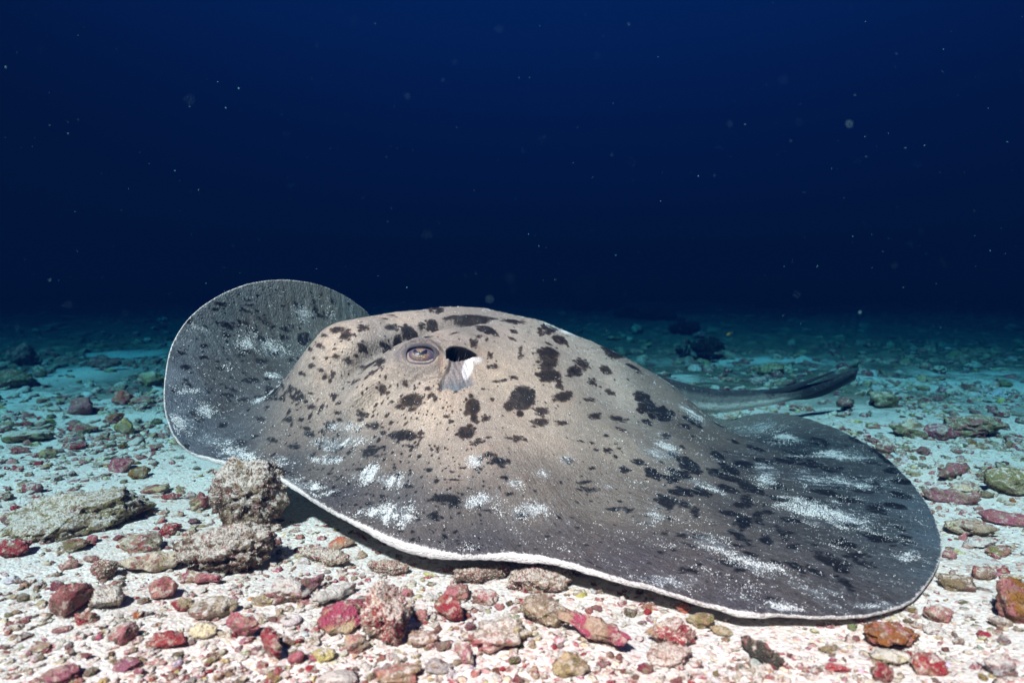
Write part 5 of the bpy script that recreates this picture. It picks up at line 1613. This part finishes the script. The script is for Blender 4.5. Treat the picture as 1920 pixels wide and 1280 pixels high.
palk = ('crimson', 'rose', 'pink', 'mauve', 'tan', 'cream', 'olive', 'brown', 'white', 'grey', 'yellow', 'amber', 'dark')
palw = np.array([12, 12, 13, 4, 17, 10, 9, 10, 11, 5, 4, 2, 1.5], float)
palA = np.array([PAL[k] for k in palk])


def tints_for(n, seed, smin=.2, smax=.75):
    rg = np.random.default_rng(seed)
    i = rg.choice(len(palk), n, p=palw / palw.sum())
    c = palA[i] * rg.uniform(.8, 1.2, (n, 3))
    return np.column_stack([c, rg.uniform(smin, smax, n)]), rg.random(n)


def dens_bank(x, y):
    P = np.stack([x, y, 0 * x], 1)
    n = sstep(-.1, .2, fbm(P * 2.2 + 3, 2))
    b = np.exp(-(((y - 3.3) / .9) ** 2)) * (x < -.9) + np.exp(-(((x - 1.75) / .75) ** 2 + ((y - 2.2) / .9) ** 2)) + .55 * (y < 1.75) * (x < .75)
    return np.clip(b * (.25 + .75 * n) * (1 - bare_at(x, y)), 0, 1)


Qb = sample_seabed(1500, 640, 1330, 1.0, 61, dens_bank)
Qb = np.concatenate([Qb, sample_seabed(900, 900, 1330, .8, 62, lambda x, y: np.clip(.25 + sstep(-.15, .2, fbm(np.stack([x, y, 0 * x], 1) * 3.1 + 5, 2)), 0, 1) * (1 - bare_at(x, y)) * np.where(x < .6, 1, .45))])
Q = np.concatenate([Qb, sample_seabed(8900, 640, 1560, 1.0, 3, dens_rub), sample_seabed(4200, 660, 880, 1.0, 33, dens_rub), sample_seabed(4200, 566, 690, .9, 34, dens_rub)])
rg = np.random.default_rng(8)
px = np.clip(rg.lognormal(2.25, .5, len(Q)), 4.5, 22)
px = np.where((Q[:, 2] > 650) & (Q[:, 2] < 860), px * 1.3, px)
px[:len(Qb)] = rg.uniform(13, 27, len(Qb))
sz = np.clip(px * Q[:, 1] / FPX, .006, .17)
gz = ground_h(Q[:, 0], Q[:, 1]) - sz * .06
tn, rn = tints_for(len(Q), 4)
farm = sstep(3.0, 6.5, Q[:, 1])[:, None]        # darker and less sandy further out
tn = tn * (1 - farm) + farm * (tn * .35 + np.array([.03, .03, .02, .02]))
L3 = (Q[:, 1] < 3.4) & (px > 17)
L1 = px < 11
KN = ('pitted', 'knob', 'branch', 'slab', 'finger', 'pitted', 'block', 'lump', 'branch', 'knob')
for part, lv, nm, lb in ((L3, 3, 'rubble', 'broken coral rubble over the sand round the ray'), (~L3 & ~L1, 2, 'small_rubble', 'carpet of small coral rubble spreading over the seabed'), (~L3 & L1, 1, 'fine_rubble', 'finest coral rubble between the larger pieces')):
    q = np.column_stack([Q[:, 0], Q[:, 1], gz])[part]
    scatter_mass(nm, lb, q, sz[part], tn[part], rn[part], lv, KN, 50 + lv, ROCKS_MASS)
# gravel and shell grit
G = sample_seabed(10500, 760, 1650, .8, 13, lambda x, y: np.clip(.35 + .9 * fbm(np.stack([x, y, 0 * x], 1) * 3 + 1, 2), .08, 1))
rg = np.random.default_rng(18)
gs = np.clip(rg.lognormal(1.25, .42, len(G)), 2.0, 7) * G[:, 1] / FPX
tg_, rgn = tints_for(len(G), 14, .35, .95)
w_ = rg.random(len(G)) < .5
tg_[w_, :3] = np.array([.74, .68, .62]) * rg.uniform(.8, 1.1, (w_.sum(), 1))
scatter_mass('gravel', 'pale coral grit and shell bits scattered on the sand', np.column_stack([G[:, 0], G[:, 1], ground_h(G[:, 0], G[:, 1])]), gs, tg_, rgn, 1, ('lump', 'block', 'slab', 'finger'), 70, ROCKS_MASS)

# ------------------------------------------------------------------ sand grains lying on the ray
def grains_on_ray(n):
    rg = np.random.default_rng(31)
    fd = np.clip(sandf, 0, 1) * (tt_of < .985)
    Pn = np.column_stack([np.cos(thf) * 7, np.sin(thf) * 7, tt_of * 14])
    cl = 1.15 * fbm(Pn * np.array([1.9, 1.9, .55]), 3) + .6 * fbm(Pd * 45, 2)
    area = (tt_of * np.tile(Rth, NTT))
    w = area * (np.clip(fd * (.35 + 1.5 * cl) + .18 * cl - .08, 0, .55) ** 1.3 + .02 * fd + .0012)
    w *= (1 - inside)
    i = rg.choice(n_pts, n, p=w / w.sum())
    P0 = Sv[i]
    nn = flatN[i]
    sc_ = np.clip(rg.lognormal(0, .35, n), .5, 2.2) * .00074
    # jitter inside the grid cell
    r_, c_ = i // NA, i % NA
    r2, c2 = np.minimum(r_ + 1, NTT - 1), (c_ + 1) % NA
    P0 = P0 + rg.random((n, 1)) * (dS[r2, c_] - P0) + rg.random((n, 1)) * (dS[r_, c2] - P0)
    octa = np.array([(1, 1, 1), (-1, -1, 1), (-1, 1, -1), (1, -1, -1)], float) * .85
    of = np.array([(0, 2, 1), (0, 1, 3), (0, 3, 2), (1, 2, 3)])
    V = octa[None] * sc_[:, None, None] * rg.uniform(.6, 1.4, (n, 1, 3)) + (P0 + nn * sc_[:, None] * .5)[:, None]
    F = (of[None] + (np.arange(n) * 4)[:, None, None]).reshape(-1, 3)
    link('sand_grains', mesh_np('sand_grains', V.reshape(-1, 3), F, [plain('white_sand', (.84, .85, .84), .6, .4)], smooth=False), kind='stuff', label='white sand grains dusted in streaks over the ray\'s back')


grains_on_ray(31000)

# ------------------------------------------------------------------ dark bushy coral, far coral heads, fish, specks in the water
def tube(p0, p1, r0, r1, n=7):
    d = p1 - p0
    d = d / (np.linalg.norm(d) + 1e-9)
    x, y, z = frame_at(d, (0.3, 1, 0.2))
    a = np.arange(n) / n * 2 * math.pi
    c = np.cos(a)[:, None] * x + np.sin(a)[:, None] * y
    V = np.concatenate([p0 + c * r0, p0 * .5 + p1 * .5 + c * (r0 + r1) * .56, p1 + c * r1, (p1 + d * r1 * .8)[None]])
    i = np.arange(3 * n).reshape(3, n)
    F4 = np.stack([i[:-1], np.roll(i[:-1], -1, 1), np.roll(i[1:], -1, 1), i[1:]], -1).reshape(-1, 4)
    F = [tuple(q) for q in F4] + [(int(i[2][k]), int(i[2][(k + 1) % n]), 3 * n) for k in range(n)]
    return V, F


def join_mesh(name, pieces, mats, smooth=True):
    V, F, o = [], [], 0
    for v, f in pieces:
        V.append(v)
        F += [tuple(int(k) + o for k in q) for q in f]
        o += len(v)
    V = np.concatenate(V)
    q4 = np.array([f for f in F if len(f) == 4]).reshape(-1, 4)
    q3 = np.array([f for f in F if len(f) == 3]).reshape(-1, 3)
    return mesh_np(name, V, [a for a in (q4, q3) if len(a)], mats, smooth)


def bush(u, v, w, seed, label, mat):
    rg = np.random.default_rng(seed)
    p = on_z(u, v, 0)
    p[2] = ground_h(p[0], p[1])[0]
    W = w * p[1] / FPX
    root = link('coral_bush', None, label=label, category='coral')
    root.location = p
    trunk, tips = [], []
    for k in range(20):
        a = rg.uniform(0, 6.28)
        tilt = rg.uniform(.2, 1.4)
        d = np.array([math.cos(a) * math.sin(tilt) * 1.25, math.sin(a) * math.sin(tilt), math.cos(tilt) * .9])
        q0 = np.array([0, 0, 0.]) + d * W * .02
        q1 = d * W * rg.uniform(.20, .36)
        trunk.append(tube(q0, q1, W * .035, W * .028))
        for j in range(5):
            e = d + rg.normal(size=3) * .55 + (0, 0, .35)
            e /= np.linalg.norm(e)
            q2 = q1 + e * W * rg.uniform(.08, .18)
            tips.append(tube(q1, q2, W * .028, W * .026))
            for _ in range(3):
                g_ = e + rg.normal(size=3) * .7 + (0, 0, .3)
                g_ /= np.linalg.norm(g_)
                tips.append(tube(q2, q2 + g_ * W * rg.uniform(.03, .09), W * .024, W * .020))
    link('trunk', join_mesh('trunk', trunk, [mat]), root)
    link('crown', join_mesh('crown', tips, [mat]), root)
    return root


DKC = plain('black_coral', (.014, .013, .014), .8, .15)
bush(1320, 676, 92, 3, 'black bushy branching coral standing on the seabed behind the ray\'s tail', DKC)
bush(1286, 628, 66, 9, 'dark round coral bush further off, just behind the black branching coral', DKC)
for k, (u, v, w, hh, Yd, lb) in enumerate(((460, 552, 62, 88, 15, 'tall dim coral head rising out of the blue behind the raised fin'), (1100, 566, 72, 70, 14, 'dim square-topped coral head on the horizon above the black bush'),
                                            (1150, 566, 66, 62, 16, 'dim low coral head just beside the square-topped one'), (1440, 560, 82, 62, 15, 'broad dim coral head on the horizon above the tail tip'),
                                            (910, 562, 70, 34, 15, 'dim low coral mound on the horizon above the ray\'s hump'), (1225, 556, 60, 50, 17, 'faintest dim coral head on the horizon between two darker ones'),
                                            (1210, 580, 120, 32, 11, 'dark flat coral mound on the far seabed beyond the ray\'s back'), (1530, 562, 60, 40, 17, 'small dim coral head on the horizon above the empty seabed'))):
    x = (u - 960) / FPX * Yd
    W, H = w * Yd / FPX, hh * Yd / FPX
    V, F = shape('knob', W, W * .8, H * 1.15, 400 + k, 4, 1.0)
    o = link('coral_mound', mesh_np('coral_mound', V, F, [DKC]), label=lb, category='coral head')
    o.location = (x, Yd, float(ground_h(x, Yd)[0]) - H * .08)
    o.color = (.03, .03, .028, .0)


def fish(u, v, y, L):
    p = on_y(u, v, y)
    OR = plain('orange_scales', (.75, .22, .03), .35, .5)
    prof = [(0.001, -.5), (.10, -.42), (.155, -.22), (.16, 0), (.11, .22), (.045, .38), (.03, .42)]
    V, Fq = revolve([(r, z) for r, z in prof], 14)
    V = np.stack([V[:, 2], V[:, 1] * .5, V[:, 0]], 1) * L
    b = link('reef_fish', mesh_np('fish_body', V, Fq, [OR]), label='tiny orange fish swimming above the far rubble behind the ray', category='fish')
    b.location = p
    b.rotation_euler = (0, -.45, 0.1)
    def fin(nm, pts, th):
        P2 = np.array(pts) * L
        n = len(P2)
        Vf = np.concatenate([np.column_stack([P2[:, 0], np.full(n, -th * L), P2[:, 1]]), np.column_stack([P2[:, 0], np.full(n, th * L), P2[:, 1]])])
        faces = [tuple(range(n))[::-1], tuple(range(n, 2 * n))] + [(i, (i + 1) % n, (i + 1) % n + n, i + n) for i in range(n)]
        me = bpy.data.meshes.new(nm)
        me.from_pydata(Vf.tolist(), [], faces)
        me.materials.append(OR)
        link(nm, me, b)
    fin('tail_fin', [(.38, .02), (.58, .17), (.53, 0), (.58, -.17), (.38, -.02)], .012)
    fin('back_fin', [(-.2, .14), (-.05, .25), (.2, .2), (.25, .09)], .01)


fish(1367, 626, 4.6, .045)

rg = np.random.default_rng(77)
pieces_V, nS = [], 620
sV, sF = ico(1)
us, vs, ys = rg.uniform(-100, 2020, nS), rg.uniform(0, 640, nS), np.where(rg.random(nS) < .10, rg.uniform(.35, .7, nS), rg.uniform(.8, 3.1, nS))
out = []
for i in range(nS):
    p = on_y(us[i], vs[i], ys[i])
    if p[2] > 1.33 or in_poly(us[i], vs[i], SIL):
        continue
    r = np.clip(rg.lognormal(-.35, .55), .3, 2.6) * .00048 * ys[i] ** .6
    out.append(sV * r * rg.uniform(.6, 1.5, 3) + p)
n = len(out)
link('marine_snow', mesh_np('marine_snow', np.concatenate(out), (sF[None] + (np.arange(n) * len(sV))[:, None, None]).reshape(-1, 3), [plain('speck_pale', (.045, .19, .23), .9, .1)]), kind='stuff', label='fine pale specks drifting in the blue water')
